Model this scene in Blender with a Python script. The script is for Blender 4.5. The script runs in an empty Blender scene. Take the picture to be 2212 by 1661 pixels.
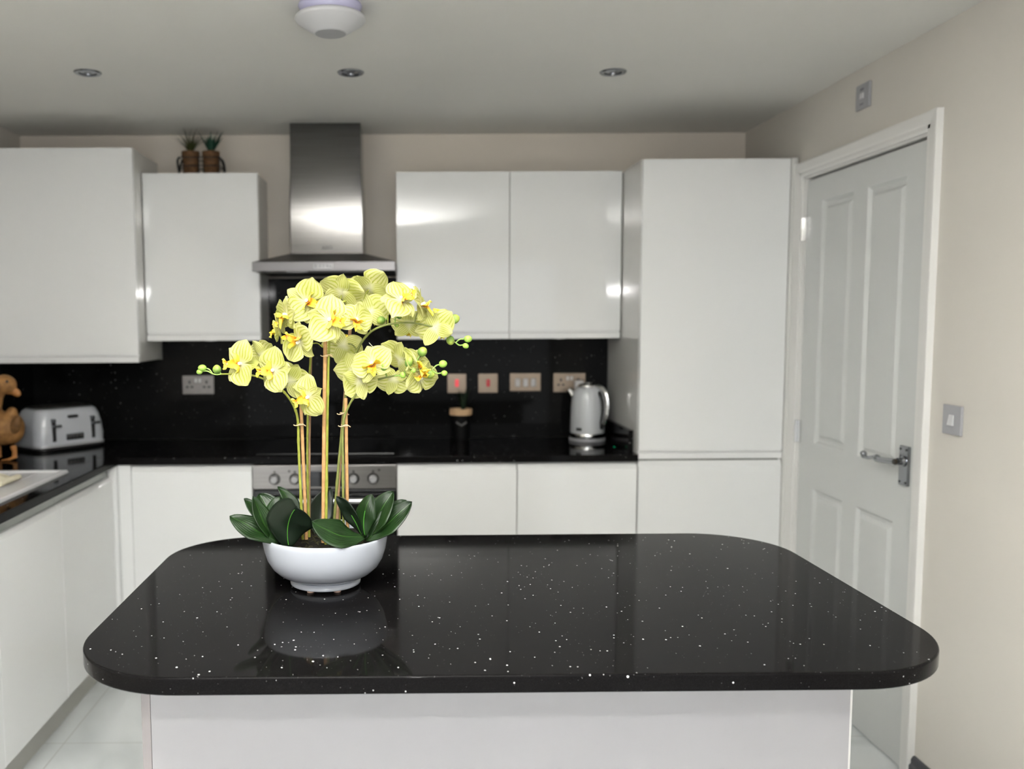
import bpy, bmesh, math, random
from mathutils import Vector, Matrix, Euler, Quaternion, noise
random.seed(7)
PI = math.pi
scene = bpy.context.scene
COL = scene.collection

# ------------------------------------------------------------------ camera model (metres; X right, Y into the room, Z up)
F, CX, CY, PITCH, YAW, ROLL, CAMZ = 1920.14, 885.33, 867.3, .0892, .0058, .0062, 1.4609
_f = Vector((math.sin(YAW)*math.cos(PITCH), math.cos(YAW)*math.cos(PITCH), -math.sin(PITCH)))
_r = Vector((math.cos(YAW), -math.sin(YAW), 0))
_d = _f.cross(_r)
_r2 = math.cos(ROLL)*_r + math.sin(ROLL)*_d
_d2 = -math.sin(ROLL)*_r + math.cos(ROLL)*_d

def at(u, v, Y):
    d = _r2*((u-CX)/F) + _d2*((v-CY)/F) + _f
    t = Y/d.y
    return Vector((0, 0, CAMZ)) + d*t

# ------------------------------------------------------------------ mesh builder
class MB:
    def __init__(s): s.v = []; s.f = []; s.uv = []
    def add(s, verts, faces, uvs=None):
        n = len(s.v)
        s.v += [Vector(p) for p in verts]
        s.f += [tuple(i+n for i in f) for f in faces]
        s.uv += uvs if uvs else [(0.0, 0.0)]*len(verts)
        return s
    def box(s, x0, x1, y0, y1, z0, z1, b=0.0, seg=2):
        bm = bmesh.new()
        bmesh.ops.create_cube(bm, size=1)
        for v in bm.verts:
            v.co = Vector(((x0+x1)/2+v.co.x*(x1-x0), (y0+y1)/2+v.co.y*(y1-y0), (z0+z1)/2+v.co.z*(z1-z0)))
        if b > 0:
            bmesh.ops.bevel(bm, geom=list(bm.edges), offset=b, segments=seg, affect='EDGES', profile=.5)
        return s.bm(bm)
    def bm(s, bm):
        bm.verts.index_update()
        s.add([v.co.copy() for v in bm.verts], [[v.index for v in f.verts] for f in bm.faces])
        bm.free(); return s
    def lathe(s, prof, n=32, c=(0, 0, 0), axis='Z', closed=False):
        c = Vector(c); vs = []; fs = []
        m = len(prof)
        for i in range(n):
            a = 2*PI*i/n
            for r, h in prof:
                if axis == 'Z': p = Vector((r*math.cos(a), r*math.sin(a), h))
                elif axis == 'Y': p = Vector((r*math.cos(a), h, r*math.sin(a)))
                else: p = Vector((h, r*math.cos(a), r*math.sin(a)))
                vs.append(c+p)
        for i in range(n):
            j = (i+1) % n
            for k in range(m-1 if not closed else m):
                k2 = (k+1) % m
                fs.append((i*m+k, j*m+k, j*m+k2, i*m+k2))
        return s.add(vs, fs)
    def tube(s, pts, r, n=10, cap=True, flat=None):
        pts = [Vector(p) for p in pts]
        rs = list(r) if isinstance(r, (list, tuple)) else [r]*len(pts)
        if len(rs) != len(pts):
            k_ = (len(rs)-1)/(len(pts)-1)
            rs = [rs[int(i*k_)]*(1-(i*k_ % 1))+rs[min(int(i*k_)+1, len(rs)-1)]*(i*k_ % 1) for i in range(len(pts))]
        up = Vector((0, 0, 1)); vs = []; fs = []
        T0 = (pts[1]-pts[0]).normalized()
        side = T0.cross(up)
        if side.length < .05: side = T0.cross(Vector((1, 0, 0)))
        side.normalize()
        for i, p in enumerate(pts):
            t = (pts[min(i+1, len(pts)-1)]-pts[max(i-1, 0)]).normalized()
            side = (side - t*side.dot(t)).normalized()
            o = t.cross(side)
            for k in range(n):
                a = 2*PI*k/n
                q = side*math.cos(a)*rs[i] + o*math.sin(a)*rs[i]*(flat or 1)
                vs.append(p+q)
        for i in range(len(pts)-1):
            for k in range(n):
                k2 = (k+1) % n
                fs.append((i*n+k, i*n+k2, (i+1)*n+k2, (i+1)*n+k))
        if cap:
            fs.append(tuple(range(n))[::-1]); fs.append(tuple((len(pts)-1)*n+k for k in range(n)))
        return s.add(vs, fs)
    def ball(s, c, rx, ry=None, rz=None, M=None, u=16, w=10):
        ry = ry or rx; rz = rz or rx
        bm = bmesh.new(); bmesh.ops.create_uvsphere(bm, u_segments=u, v_segments=w, radius=1)
        for v in bm.verts:
            p = Vector((v.co.x*rx, v.co.y*ry, v.co.z*rz))
            if M: p = M @ p
            v.co = Vector(c)+p
        return s.bm(bm)
    def prism(s, poly, a0, a1, axis='Z'):
        """poly: 2D points; extruded along axis from a0 to a1. X: (y,z)  Y: (x,z)  Z: (x,y)"""
        def P(p, a):
            return {'X': Vector((a, p[0], p[1])), 'Y': Vector((p[0], a, p[1])), 'Z': Vector((p[0], p[1], a))}[axis]
        n = len(poly)
        vs = [P(p, a0) for p in poly]+[P(p, a1) for p in poly]
        fs = [tuple(range(n))[::-1], tuple(range(n, 2*n))]+[(i, (i+1) % n, n+(i+1) % n, n+i) for i in range(n)]
        return s.add(vs, fs)
    def xf(s, M):
        s.v = [M @ p for p in s.v]; return s

def spline(pts, n=8):
    """Catmull-Rom through points"""
    P = [Vector(p) for p in pts]; P = [2*P[0]-P[1]]+P+[2*P[-1]-P[-2]]; out = []
    for i in range(1, len(P)-2):
        for k in range(n):
            t = k/n
            a, b, c, d = P[i-1], P[i], P[i+1], P[i+2]
            out.append(.5*((2*b)+(c-a)*t+(2*a-5*b+4*c-d)*t*t+(3*b-a-3*c+d)*t**3))
    out.append(P[-2]); return out

def finish(me, smooth, ang):
    bm = bmesh.new(); bm.from_mesh(me)
    bmesh.ops.remove_doubles(bm, verts=bm.verts, dist=1e-6)
    bmesh.ops.recalc_face_normals(bm, faces=bm.faces)
    bm.to_mesh(me); bm.free()
    if smooth:
        me.polygons.foreach_set('use_smooth', [True]*len(me.polygons))
        me.set_sharp_from_angle(angle=math.radians(ang))

def obj(name, mb, mat, parent=None, world=True, smooth=True, ang=35, raw=False):
    off = Vector((0, 0, 0))
    if parent is not None and world:
        root = parent
        while root.parent: root = root.parent
        off = root.location.copy()
    me = bpy.data.meshes.new(name)
    me.from_pydata([tuple(p-off) for p in mb.v], [], mb.f)
    if raw:
        ul = me.uv_layers.new(name='UVMap')
        for l in me.loops: ul.data[l.index].uv = mb.uv[l.vertex_index]
        if smooth: me.polygons.foreach_set('use_smooth', [True]*len(me.polygons))
    else: finish(me, smooth, ang)
    for m in (mat if isinstance(mat, (list, tuple)) else [mat]): me.materials.append(m)
    o = bpy.data.objects.new(name, me); COL.objects.link(o)
    if smooth and not raw and ang < 170:
        wn = o.modifiers.new('wn', 'WEIGHTED_NORMAL'); wn.weight = 90; wn.keep_sharp = True
    if parent is not None: o.parent = parent
    return o

def tag(o, label, cat, group=None):
    o['label'] = label; o['category'] = cat
    if group: o['group'] = group
    return o
def thing(name, label, cat, loc=(0, 0, 0), rz=0, group=None):
    o = bpy.data.objects.new(name, None); COL.objects.link(o)
    o.location = Vector(loc); o.rotation_euler = (0, 0, rz); o.empty_display_size = .05
    return tag(o, label, cat, group)
def struct(name, mb, mat, label=None, **k):
    o = obj(name, mb, mat, **k); o['kind'] = 'structure'
    if label: o['label'] = label
    return o
def copy_tree(o, parent=None):
    c = o.copy(); COL.objects.link(c)
    if parent: c.parent = parent
    for ch in list(o.children): copy_tree(ch, c)
    return c

# ------------------------------------------------------------------ materials
def mat(name, col, rough=.5, metal=0, spec=.5, coat=0, coat_rough=.03, emit=None, es=0, trans=0, aniso=0, sss=0):
    m = bpy.data.materials.new(name); m.use_nodes = True
    b = m.node_tree.nodes['Principled BSDF']
    b.inputs['Base Color'].default_value = (*col, 1)
    b.inputs['Roughness'].default_value = rough; b.inputs['Metallic'].default_value = metal
    b.inputs['Specular IOR Level'].default_value = spec
    b.inputs['Coat Weight'].default_value = coat; b.inputs['Coat Roughness'].default_value = coat_rough
    b.inputs['Anisotropic'].default_value = aniso
    if emit: b.inputs['Emission Color'].default_value = (*emit, 1); b.inputs['Emission Strength'].default_value = es
    if trans: b.inputs['Transmission Weight'].default_value = trans
    return m
class N:
    def __init__(s, m): s.m = m; s.t = m.node_tree; s.b = s.t.nodes.get('Principled BSDF')
    def n(s, typ, **k):
        x = s.t.nodes.new(typ)
        for a, v in k.items():
            if a.startswith('i_'):
                key = a[2:]; key = int(key) if key.isdigit() else key.replace('_', ' ')
                x.inputs[key].default_value = v
            else: setattr(x, a, v)
        return x
    def l(s, a, b): s.t.links.new(a, b)
    def ramp(s, fac, stops, interp='LINEAR'):
        r = s.n('ShaderNodeValToRGB'); r.color_ramp.interpolation = interp
        e = r.color_ramp.elements
        while len(e) < len(stops): e.new(.5)
        for el, (p, c) in zip(e, stops): el.position = p; el.color = (*c, 1) if len(c) == 3 else c
        s.l(fac, r.inputs['Fac']); return r
    def mathn(s, op, a, b=None):
        x = s.n('ShaderNodeMath', operation=op)
        for i, q in enumerate((a, b)):
            if q is None: continue
            if isinstance(q, (int, float)): x.inputs[i].default_value = q
            else: s.l(q, x.inputs[i])
        return x.outputs[0]
    def mix(s, fac, a, b):
        x = s.n('ShaderNodeMix', data_type='RGBA')
        for i, q in ((0, fac), (6, a), (7, b)):
            if isinstance(q, (int, float)): x.inputs[i].default_value = q
            elif isinstance(q, tuple): x.inputs[i].default_value = (*q, 1)
            else: s.l(q, x.inputs[i])
        return x.outputs[2]
    def bump(s, h, strength=.1, dist=.002):
        x = s.n('ShaderNodeBump', i_Strength=strength, i_Distance=dist); s.l(h, x.inputs['Height']); s.l(x.outputs[0], s.b.inputs['Normal'])

def paint(name, col, rough=.6, amp=.03, scale=3.0, bump=.05, spec=.3):
    m = mat(name, col, rough, spec=spec); q = N(m)
    tc = q.n('ShaderNodeTexCoord'); nz = q.n('ShaderNodeTexNoise', i_Scale=scale, i_Detail=5.0)
    q.l(tc.outputs['Object'], nz.inputs['Vector'])
    c0 = tuple(x*(1-amp) for x in col); c1 = tuple(min(1, x*(1+amp)) for x in col)
    r = q.ramp(nz.outputs['Fac'], [(.3, c0), (.7, c1)]); q.l(r.outputs['Color'], q.b.inputs['Base Color'])
    if bump:
        n2 = q.n('ShaderNodeTexNoise', i_Scale=220.0, i_Detail=2.0); q.l(tc.outputs['Object'], n2.inputs['Vector']); q.bump(n2.outputs['Fac'], bump, .001)
    return m
def quartz(name, base=(.0038, .0035, .0036), rough=.1, spec=.4, bright=1.0):
    m = mat(name, base, rough, spec=spec); q = N(m)
    tc = q.n('ShaderNodeTexCoord')
    acc = None
    for sc, rad, keep in ((46., .09, .4), (80., .13, .5), (160., .13, .5)):
        v = q.n('ShaderNodeTexVoronoi', i_Scale=sc, i_Randomness=1.0); q.l(tc.outputs['Object'], v.inputs['Vector'])
        sep = q.n('ShaderNodeSeparateColor'); q.l(v.outputs['Color'], sep.inputs[0])
        # radius of the chip varies per cell
        rr = q.mathn('MULTIPLY', q.mathn('SUBTRACT', sep.outputs[0], keep), rad/(1-keep))
        on = q.mathn('LESS_THAN', v.outputs['Distance'], rr)
        if sc > 100: on = q.mathn('MULTIPLY', on, .12)
        else: on = q.mathn('MULTIPLY', on, q.mathn('ADD', q.mathn('MULTIPLY', sep.outputs[1], .6), .4))
        acc = on if acc is None else q.mathn('MAXIMUM', acc, on)
    nz = q.n('ShaderNodeTexNoise', i_Scale=900.0, i_Detail=1.0); q.l(tc.outputs['Object'], nz.inputs['Vector'])
    g = q.ramp(nz.outputs['Fac'], [(.45, base), (.75, tuple(x*3.2 for x in base))])
    c = q.mix(acc, g.outputs['Color'], (bright, bright, bright))
    q.l(c, q.b.inputs['Base Color'])
    return m

M = {}
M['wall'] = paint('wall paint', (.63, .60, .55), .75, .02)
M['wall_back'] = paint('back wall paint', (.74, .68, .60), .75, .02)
M['ceiling'] = paint('ceiling paint', (.68, .67, .635), .8, .015)
M['gloss'] = paint('gloss cabinet lacquer', (.79, .795, .79), .05, .006, 1.2, 0, spec=.5)
M['carcass'] = paint('cabinet side panel', (.66, .655, .63), .12, .01, 1.5, 0, spec=.5)
M['channel'] = mat('handle channel', (.50, .53, .50), .3)
M['shadowgap'] = mat('dark gap', (.10, .10, .085), .6)
M['quartz'] = quartz('black sparkle quartz', rough=.06, spec=.045)
M['splash'] = quartz('black splash quartz', base=(.004, .004, .004), rough=.06, spec=.06, bright=.5)
M['white_door'] = paint('door gloss paint', (.60, .61, .60), .32, .012, 2, 0, spec=.4)
M['trim_white'] = paint('trim gloss paint', (.72, .71, .69), .3, .01, 2, 0, spec=.4)
M['skirting'] = mat('charcoal skirting paint', (.045, .045, .055), .35)
M['chrome'] = mat('chrome', (.78, .78, .78), .12, 1)
M['dark_chrome'] = mat('antique chrome', (.32, .33, .35), .22, 1)
M['brass'] = mat('brass keep', (.35, .22, .09), .35, 1)
M['white_plastic'] = mat('white plastic', (.60, .60, .61), .35)
M['grey_plastic'] = mat('pale grey plastic', (.36, .36, .38), .4)
M['lilac'] = mat('lilac tinted plastic', (.46, .45, .62), .35)
M['black'] = mat('black plastic', (.012, .012, .012), .35)
M['blackglass'] = mat('black oven glass', (.008, .008, .009), .05)
M['plate'] = paint('brushed nickel plate', (.31, .245, .19), .35, .05, 30, 0)
N(M['plate']).b.inputs['Metallic'].default_value = .55
M['plate_grey'] = paint('brushed steel plate', (.25, .235, .23), .35, .05, 30, 0)
N(M['plate_grey']).b.inputs['Metallic'].default_value = .6
M['red'] = mat('red rocker', (.42, .02, .03), .3, emit=(.9, .05, .05), es=.05)
M['red_lit'] = mat('lit red rocker', (.7, .06, .08), .3, emit=(1, .12, .14), es=.35)
M['ceramic'] = mat('white glazed ceramic', (.47, .497, .55), .12, spec=.5)
M['sink'] = mat('white sink ceramic', (.66, .66, .67), .2)
M['cloth'] = paint('cream cloth', (.68, .63, .48), .85, .06, 40, .4)
M['pad'] = mat('cork pad', (.55, .38, .30), .7)

def brushed(name, col, rough, sx=3, sz=260., metal=1.0, aniso=.6):
    m = mat(name, col, rough, metal, aniso=aniso); q = N(m)
    tc = q.n('ShaderNodeTexCoord'); mp = q.n('ShaderNodeMapping'); mp.inputs['Scale'].default_value = (sx, sx, sz)
    nz = q.n('ShaderNodeTexNoise', i_Scale=1.0, i_Detail=3.0)
    q.l(tc.outputs['Object'], mp.inputs['Vector']); q.l(mp.outputs[0], nz.inputs['Vector'])
    r = q.ramp(nz.outputs['Fac'], [(.3, tuple(x*.9 for x in col)), (.7, tuple(min(1, x*1.1) for x in col))])
    q.l(r.outputs['Color'], q.b.inputs['Base Color'])
    q.bump(nz.outputs['Fac'], .05, .0004)
    return m
M['steel'] = brushed('brushed steel', (.17, .165, .16), .125, aniso=0)
M['steel_dark'] = brushed('brushed steel dark', (.12, .115, .11), .35)
M['steel_visor'] = brushed('canopy steel', (.13, .125, .125), .3, aniso=0)
M['steel_oven'] = brushed('oven steel', (.33, .315, .305), .3)

# floor: pale marble-look glossy tiles
m = M['floor'] = mat('marble tile', (.72, .74, .74), .12); q = N(m)
tc = q.n('ShaderNodeTexCoord'); nz = q.n('ShaderNodeTexNoise', i_Scale=.9, i_Detail=4.0, i_Distortion=1.0)
q.l(tc.outputs['Object'], nz.inputs['Vector'])
vein = q.ramp(nz.outputs['Fac'], [(.44, (.72, .745, .75)), (.5, (.62, .65, .655)), (.56, (.72, .745, .75))])
br = q.n('ShaderNodeTexBrick', offset=0.0, i_Scale=1.0, i_Mortar_Size=.0022, i_Brick_Width=.6, i_Row_Height=.6)
br.inputs['Mortar'].default_value = (.5, .51, .5, 1)
q.l(tc.outputs['Object'], br.inputs['Vector']); q.l(vein.outputs['Color'], br.inputs['Color1']); q.l(vein.outputs['Color'], br.inputs['Color2'])
q.l(br.outputs['Color'], q.b.inputs['Base Color'])

# petals: cream with chartreuse veins fanning from the base (UV: u along, v across)
def petal_mat(name, pale, vein, base, amt, trans=.3):
    m = mat(name, pale, .55, spec=.25); q = N(m)
    uv = q.n('ShaderNodeUVMap'); sp = q.n('ShaderNodeSeparateXYZ'); q.l(uv.outputs[0], sp.inputs[0])
    geo = q.n('ShaderNodeTexCoord'); nz = q.n('ShaderNodeTexNoise', i_Scale=70.0, i_Detail=2.0); q.l(geo.outputs['Object'], nz.inputs['Vector'])
    w = q.mathn('ADD', q.mathn('MULTIPLY', sp.outputs[1], 46.0), q.mathn('MULTIPLY', nz.outputs['Fac'], 5.0))
    s = q.mathn('POWER', q.mathn('ADD', q.mathn('MULTIPLY', q.mathn('SINE', w), .5), .5), 3.0)
    fade = q.ramp(sp.outputs[0], [(0.0, (0, 0, 0)), (.18, (1, 1, 1)), (.75, (.9, .9, .9)), (1.0, (.15, .15, .15))])
    fac = q.mathn('MULTIPLY', q.mathn('MULTIPLY', s, fade.outputs['Color']), amt)
    n3 = q.n('ShaderNodeTexNoise', i_Scale=26.0, i_Detail=2.0); q.l(geo.outputs['Object'], n3.inputs['Vector'])
    pal = q.mix(q.ramp(n3.outputs['Fac'], [(.4, (0, 0, 0)), (.7, (1, 1, 1))]).outputs['Color'], pale, tuple(a*.55+b*.45 for a, b in zip(pale, vein)))
    c = q.mix(fac, pal, vein)
    c = q.mix(q.ramp(sp.outputs[0], [(0.0, (1, 1, 1)), (.3, (0, 0, 0))]).outputs['Color'], c, base)
    q.l(c, q.b.inputs['Base Color'])
    tr = q.n('ShaderNodeBsdfTranslucent'); q.l(c, tr.inputs[0])
    mx = q.n('ShaderNodeMixShader', i_0=trans); out = q.t.nodes['Material Output']
    q.l(q.b.outputs[0], mx.inputs[1]); q.l(tr.outputs[0], mx.inputs[2]); q.l(mx.outputs[0], out.inputs[0])
    q.bump(s, .25, .0006)
    return m
M['petal'] = petal_mat('orchid petal', (.63, .615, .28), (.35, .39, .03), (.68, .67, .46), .95)
m = M['lip'] = mat('orchid lip', (.85, .6, .03), .5, spec=.25); q = N(m)
uv = q.n('ShaderNodeUVMap'); sp = q.n('ShaderNodeSeparateXYZ'); q.l(uv.outputs[0], sp.inputs[0])
geo = q.n('ShaderNodeTexCoord'); nz = q.n('ShaderNodeTexNoise', i_Scale=160.0, i_Detail=2.0); q.l(geo.outputs['Object'], nz.inputs['Vector'])
v = q.mathn('ADD', sp.outputs[0], q.mathn('MULTIPLY', q.mathn('SUBTRACT', nz.outputs['Fac'], .5), .5))
r = q.ramp(v, [(0.0, (.80, .70, .35)), (.12, (.45, .13, .02)), (.3, (.83, .42, .04)), (.55, (.86, .62, .05)), (1.0, (.80, .74, .10))])
q.l(r.outputs['Color'], q.b.inputs['Base Color'])
M['column'] = mat('orchid column', (.88, .86, .74), .4)
m = M['bud'] = mat('orchid bud', (.4, .55, .1), .45); q = N(m)
uv = q.n('ShaderNodeUVMap'); sp = q.n('ShaderNodeSeparateXYZ'); q.l(uv.outputs[0], sp.inputs[0])
r = q.ramp(sp.outputs[0], [(0.0, (.045, .11, .02)), (.45, (.14, .25, .04)), (.8, (.32, .39, .06))]); q.l(r.outputs['Color'], q.b.inputs['Base Color'])
M['bud_small'] = mat('pale bud', (.28, .46, .07), .45)
M['stem'] = paint('orchid stem', (.25, .27, .04), .45, .25, 60, 0)
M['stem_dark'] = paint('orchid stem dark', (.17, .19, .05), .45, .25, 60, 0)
M['twig'] = mat('bud twig', (.26, .42, .08), .45)
M['cane'] = paint('bamboo cane', (.46, .26, .11), .55, .2, 90, 0)
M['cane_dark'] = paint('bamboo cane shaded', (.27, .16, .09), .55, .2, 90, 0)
M['tie'] = mat('raffia tie', (.62, .45, .27), .7)
m = M['leaf'] = mat('orchid leaf', (.03, .08, .02), .33, spec=.3); q = N(m)
uv = q.n('ShaderNodeUVMap'); sp = q.n('ShaderNodeSeparateXYZ'); q.l(uv.outputs[0], sp.inputs[0])
geo = q.n('ShaderNodeTexCoord'); nz = q.n('ShaderNodeTexNoise', i_Scale=25.0, i_Detail=3.0); q.l(geo.outputs['Object'], nz.inputs['Vector'])
lc = q.ramp(nz.outputs['Fac'], [(.3, (.006, .018, .004)), (.7, (.012, .034, .008))])
rib = q.mathn('LESS_THAN', q.mathn('ABSOLUTE', q.mathn('SUBTRACT', sp.outputs[1], .5)), .012)
q.l(q.mix(rib, lc.outputs['Color'], (.035, .10, .015)), q.b.inputs['Base Color'])
st = q.mathn('SINE', q.mathn('MULTIPLY', sp.outputs[1], 70.0)); q.bump(st, .12, .001)
m = M['leaf_under'] = mat('orchid leaf underside', (.006, .012, .006), .38, spec=.3); q = N(m)
uv = q.n('ShaderNodeUVMap'); sp = q.n('ShaderNodeSeparateXYZ'); q.l(uv.outputs[0], sp.inputs[0])
M['rib'] = mat('leaf rib', (.05, .22, .015), .4)
m = M['soil'] = paint('dark soil', (.009, .007, .004), .95, .6, 90, 0); 
M['moss'] = mat('moss', (.035, .032, .007), .95)

# ------------------------------------------------------------------ room shell
YB, YF, YW, ZC, XL, XR = 4.236, 3.645, 3.963, 2.332, -1.78, 1.60
Y0 = -1.0
struct('floor', MB().box(XL-.1, XR+.1, Y0-.1, YB+.1, -.06, 0), M['floor'], 'pale marble-look tiled floor', smooth=False)
struct('ceiling', MB().box(XL-.1, XR+.1, Y0-.1, YB+.1, ZC, ZC+.06), M['ceiling'], 'plain off-white ceiling', smooth=False)
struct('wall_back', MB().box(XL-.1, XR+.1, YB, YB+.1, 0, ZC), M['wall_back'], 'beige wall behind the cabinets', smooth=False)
struct('wall_left', MB().box(XL-.1, XL, Y0, YB, 0, ZC), M['wall'], 'beige wall on the left', smooth=False)
DY0, DY1, DZ = 2.737, 3.597, 2.03
w = MB().box(XR, XR+.1, Y0, DY0, 0, ZC).box(XR, XR+.1, DY1, YB, 0, ZC).box(XR, XR+.1, DY0, DY1, DZ, ZC)
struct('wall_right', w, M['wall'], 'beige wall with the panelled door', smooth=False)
OPX0, OPX1, OPZ = XL+.08, XR-.06, 2.05  # opening added in the unseen wall so even world light fills the room
struct('wall_front', MB().box(XL-.1, OPX0, Y0-.1, Y0, 0, ZC).box(OPX1, XR+.1, Y0-.1, Y0, 0, ZC).box(OPX0, OPX1, Y0-.1, Y0, OPZ, ZC), M['wall'], 'unseen beige wall behind the camera, wide opening added for fill light', smooth=False)

# door_1: white four-panel door in its frame on the right wall
XD = XR+.006
def panel_door(name, y0, y1, z1, x):
    """moulded leaf facing -X: frame pieces plus sunk fields with sloping mouldings"""
    def u(p): return y0+(y1-y0)*p
    w_ = y1-y0
    yb = [y0, y0+.123*w_/.836, y0+.366*w_/.836, y0+.466*w_/.836, y0+.706*w_/.836, y1]
    zb = [.006, .215, .797, .977, 1.916, z1]
    m = MB()
    def quad(a, b, c, d): m.add([a, b, c, d], [(0, 1, 2, 3)])
    for i in range(5):
        for k in range(5):
            a, b, c, d = yb[i], yb[i+1], zb[k], zb[k+1]
            if i in (1, 3) and k in (1, 3):
                rings = [(0, 0), (.011, .012), (.024, .012), (.036, .003)]
                for (i0, d0), (i1, d1) in zip(rings, rings[1:]):
                    P = [(x+d0, a+i0, c+i0), (x+d0, b-i0, c+i0), (x+d0, b-i0, d-i0), (x+d0, a+i0, d-i0)]
                    Q = [(x+d1, a+i1, c+i1), (x+d1, b-i1, c+i1), (x+d1, b-i1, d-i1), (x+d1, a+i1, d-i1)]
                    for e in range(4): quad(P[e], P[(e+1) % 4], Q[(e+1) % 4], Q[e])
                i1, d1 = rings[-1]
                quad((x+d1, a+i1, c+i1), (x+d1, b-i1, c+i1), (x+d1, b-i1, d-i1), (x+d1, a+i1, d-i1))
            else: quad((x, a, c), (x, b, c), (x, b, d), (x, a, d))
    # edges and back
    z0 = zb[0]
    m.add([(x, y0, z0), (x, y1, z0), (x, y1, z1), (x, y0, z1), (x+.04, y0, z0), (x+.04, y1, z0), (x+.04, y1, z1), (x+.04, y0, z1)],
          [(4, 5, 6, 7), (0, 1, 5, 4), (1, 2, 6, 5), (2, 3, 7, 6), (3, 0, 4, 7)])
    return m
door = struct('door_1', panel_door('door', 2.752, 3.580, 2.007, XD), M['white_door'], 'white four-panel internal door with chrome lever', ang=12)
door['label'] = 'white four-panel internal door with a chrome scroll lever'
# lever on its backplate
hp = obj('handle_plate', MB().box(XR-.004, XD+.001, 2.785, 2.836, .928, 1.056, .003), M['dark_chrome'], door)
h = MB().tube([(XD-.004, 2.808, 1.007), (XD-.03, 2.808, 1.007)], .011, 16)
h.lathe([(.0, 0), (.017, 0), (.017, -.006), (.012, -.01), (0, -.01)], 20, (XD-.008, 2.808, 1.007), 'X')
h.tube(spline([(XD-.043, 2.798, 1.007), (XD-.045, 2.84, 1.004), (XD-.046, 2.885, 1.001), (XD-.046, 2.91, 1.005), (XD-.046, 2.935, 1.002), (XD-.046, 2.96, .996), (XD-.046, 2.982, .998), (XD-.046, 2.99, 1.004)], 5),
       [.010]*11+[.0105, .012, .012, .011, .009, .008, .0065, .006, .006, .006, .006, .006, .006, .006, .006, .006, .006, .007, .009, .0095, .0095, .0095, .009, .0085][:25], 12)
h.ball((XD-.046, 2.988, 1.005), .011)
obj('lever', h, M['dark_chrome'], hp)
for zz in (.939, 1.045):
    for yy in (2.793, 2.828):
        obj('screw', MB().lathe([(0, -.002), (.0035, -.002), (.0035, .001)], 10, (XR-.004, yy, zz), 'X'), M['black'], hp)
for zz in (1.82, 1.01, .25):
    hb = MB().tube([(XR-.008, 3.588, zz-.045), (XR-.008, 3.588, zz+.045)], .007, 12)
    hb.box(XR-.004, XD+.002, 3.565, 3.60, zz-.045, zz+.045, .001)
    obj('hinge', hb, M['chrome'], door)
obj('strike_plate', MB().box(XR-.002, XD+.004, 2.741, 2.754, .985, 1.03, .001), M['brass'], door)
# frame: lining and architrave
fr = MB()
fr.box(XR-.001, XR+.1, DY0, DY0+.014, 0, DZ, .001).box(XR-.001, XR+.1, DY1-.014, DY1, 0, DZ, .001).box(XR-.001, XR+.1, DY0, DY1, DZ-.014, DZ, .001)
prof = [(0, 0), (0, -.012), (.008, -.016), (.02, -.016), (.028, -.020), (.050, -.022), (.058, -.020), (.060, 0)]
for side, yb in ((-1, DY0+.006), (1, DY1-.006)):
    poly = [(XR+d, yb+side*s) for s, d in prof]
    fr.prism(poly, 0, DZ-.006+.060, 'Z')
fr.box(XR+.047, XR+.1, DY0, DY0+.05, 0, DZ).box(XR+.047, XR+.1, DY1-.05, DY1, 0, DZ).box(XR+.047, XR+.1, DY0, DY1, DZ-.05, DZ)
pts = [(XR+d, DZ-.006+s) for s, d in prof]
fr.prism(pts, DY0-.053, DY1+.053, 'Y')
struct('trim_1', fr, M['trim_white'], 'white moulded door frame', ang=25)
# skirting boards
def skirting(name, y0, y1):
    pr = [(XR, 0), (XR-.018, 0), (XR-.018, .06), (XR-.012, .066), (XR-.012, .078), (XR-.006, .088), (XR, .09)]
    return struct(name, MB().prism(pr, y0, y1, 'Y'), M['skirting'], 'charcoal skirting board', smooth=False)
skirting('baseboard_right', Y0, DY0-.056)

# ------------------------------------------------------------------ cabinets
GLOSS, CARC = M['gloss'], M['carcass']
def front_face(x0, x1, y, z0, z1, pull=None):
    """door leaf facing -Y; pull='top' / 'bottom' gives the moulded finger pull along that edge"""
    t = .02
    if pull == 'top':
        poly = [(y, z0), (y, z1-.024), (y+.004, z1-.017), (y+.010, z1-.004), (y+.013, z1), (y+t, z1), (y+t, z0)]
    elif pull == 'bottom':
        poly = [(y, z1), (y, z0+.034), (y+.012, z0+.033), (y+.012, z0+.028), (y+.003, z0+.025), (y, z0+.022), (y, z0), (y+t, z0), (y+t, z1)]
    else:
        poly = [(y, z0), (y, z1), (y+t, z1), (y+t, z0)]
    return MB().prism(poly, x0, x1, 'X')
def carcass(x0, x1, y0, y1, z0, z1): return MB().box(x0, x1, y0, y1, z0, z1, .0008, 1)

def wall_cabinet(label, x0, x1, y, z0, z1, group='gloss white wall cupboards', yback=YB-.002, spots=True):
    t = thing('wall_cabinet', label, 'cupboard', ((x0+x1)/2, (y+yback)/2, z0), group=group)
    obj('carcass', carcass(x0, x1, y+.022, yback, z0+.001, z1-.001), CARC, t)
    obj('door', front_face(x0+.0015, x1-.0015, y, z0, z1, 'bottom'), GLOSS, t, ang=20)
    if spots:
        obj('puck_light', MB().lathe([(0, -.008), (.028, -.008), (.034, -.004), (.034, .001)], 24, ((x0+x1)/2, y+.16, z0)), M['chrome'], t)
    return t
wall_cabinet('tall deep white wall cupboard in the left corner, hung lowest', XL+.002, -1.146, 3.847, 1.294, 2.203, spots=False)
wall_cabinet('white wall cupboard left of the extractor, two small plants on its top', -1.1425, -.637, YW, 1.384, 2.115)
wall_cabinet('white wall cupboard directly right of the steel extractor hood', -.032, .4665, YW, 1.384, 2.115)
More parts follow.
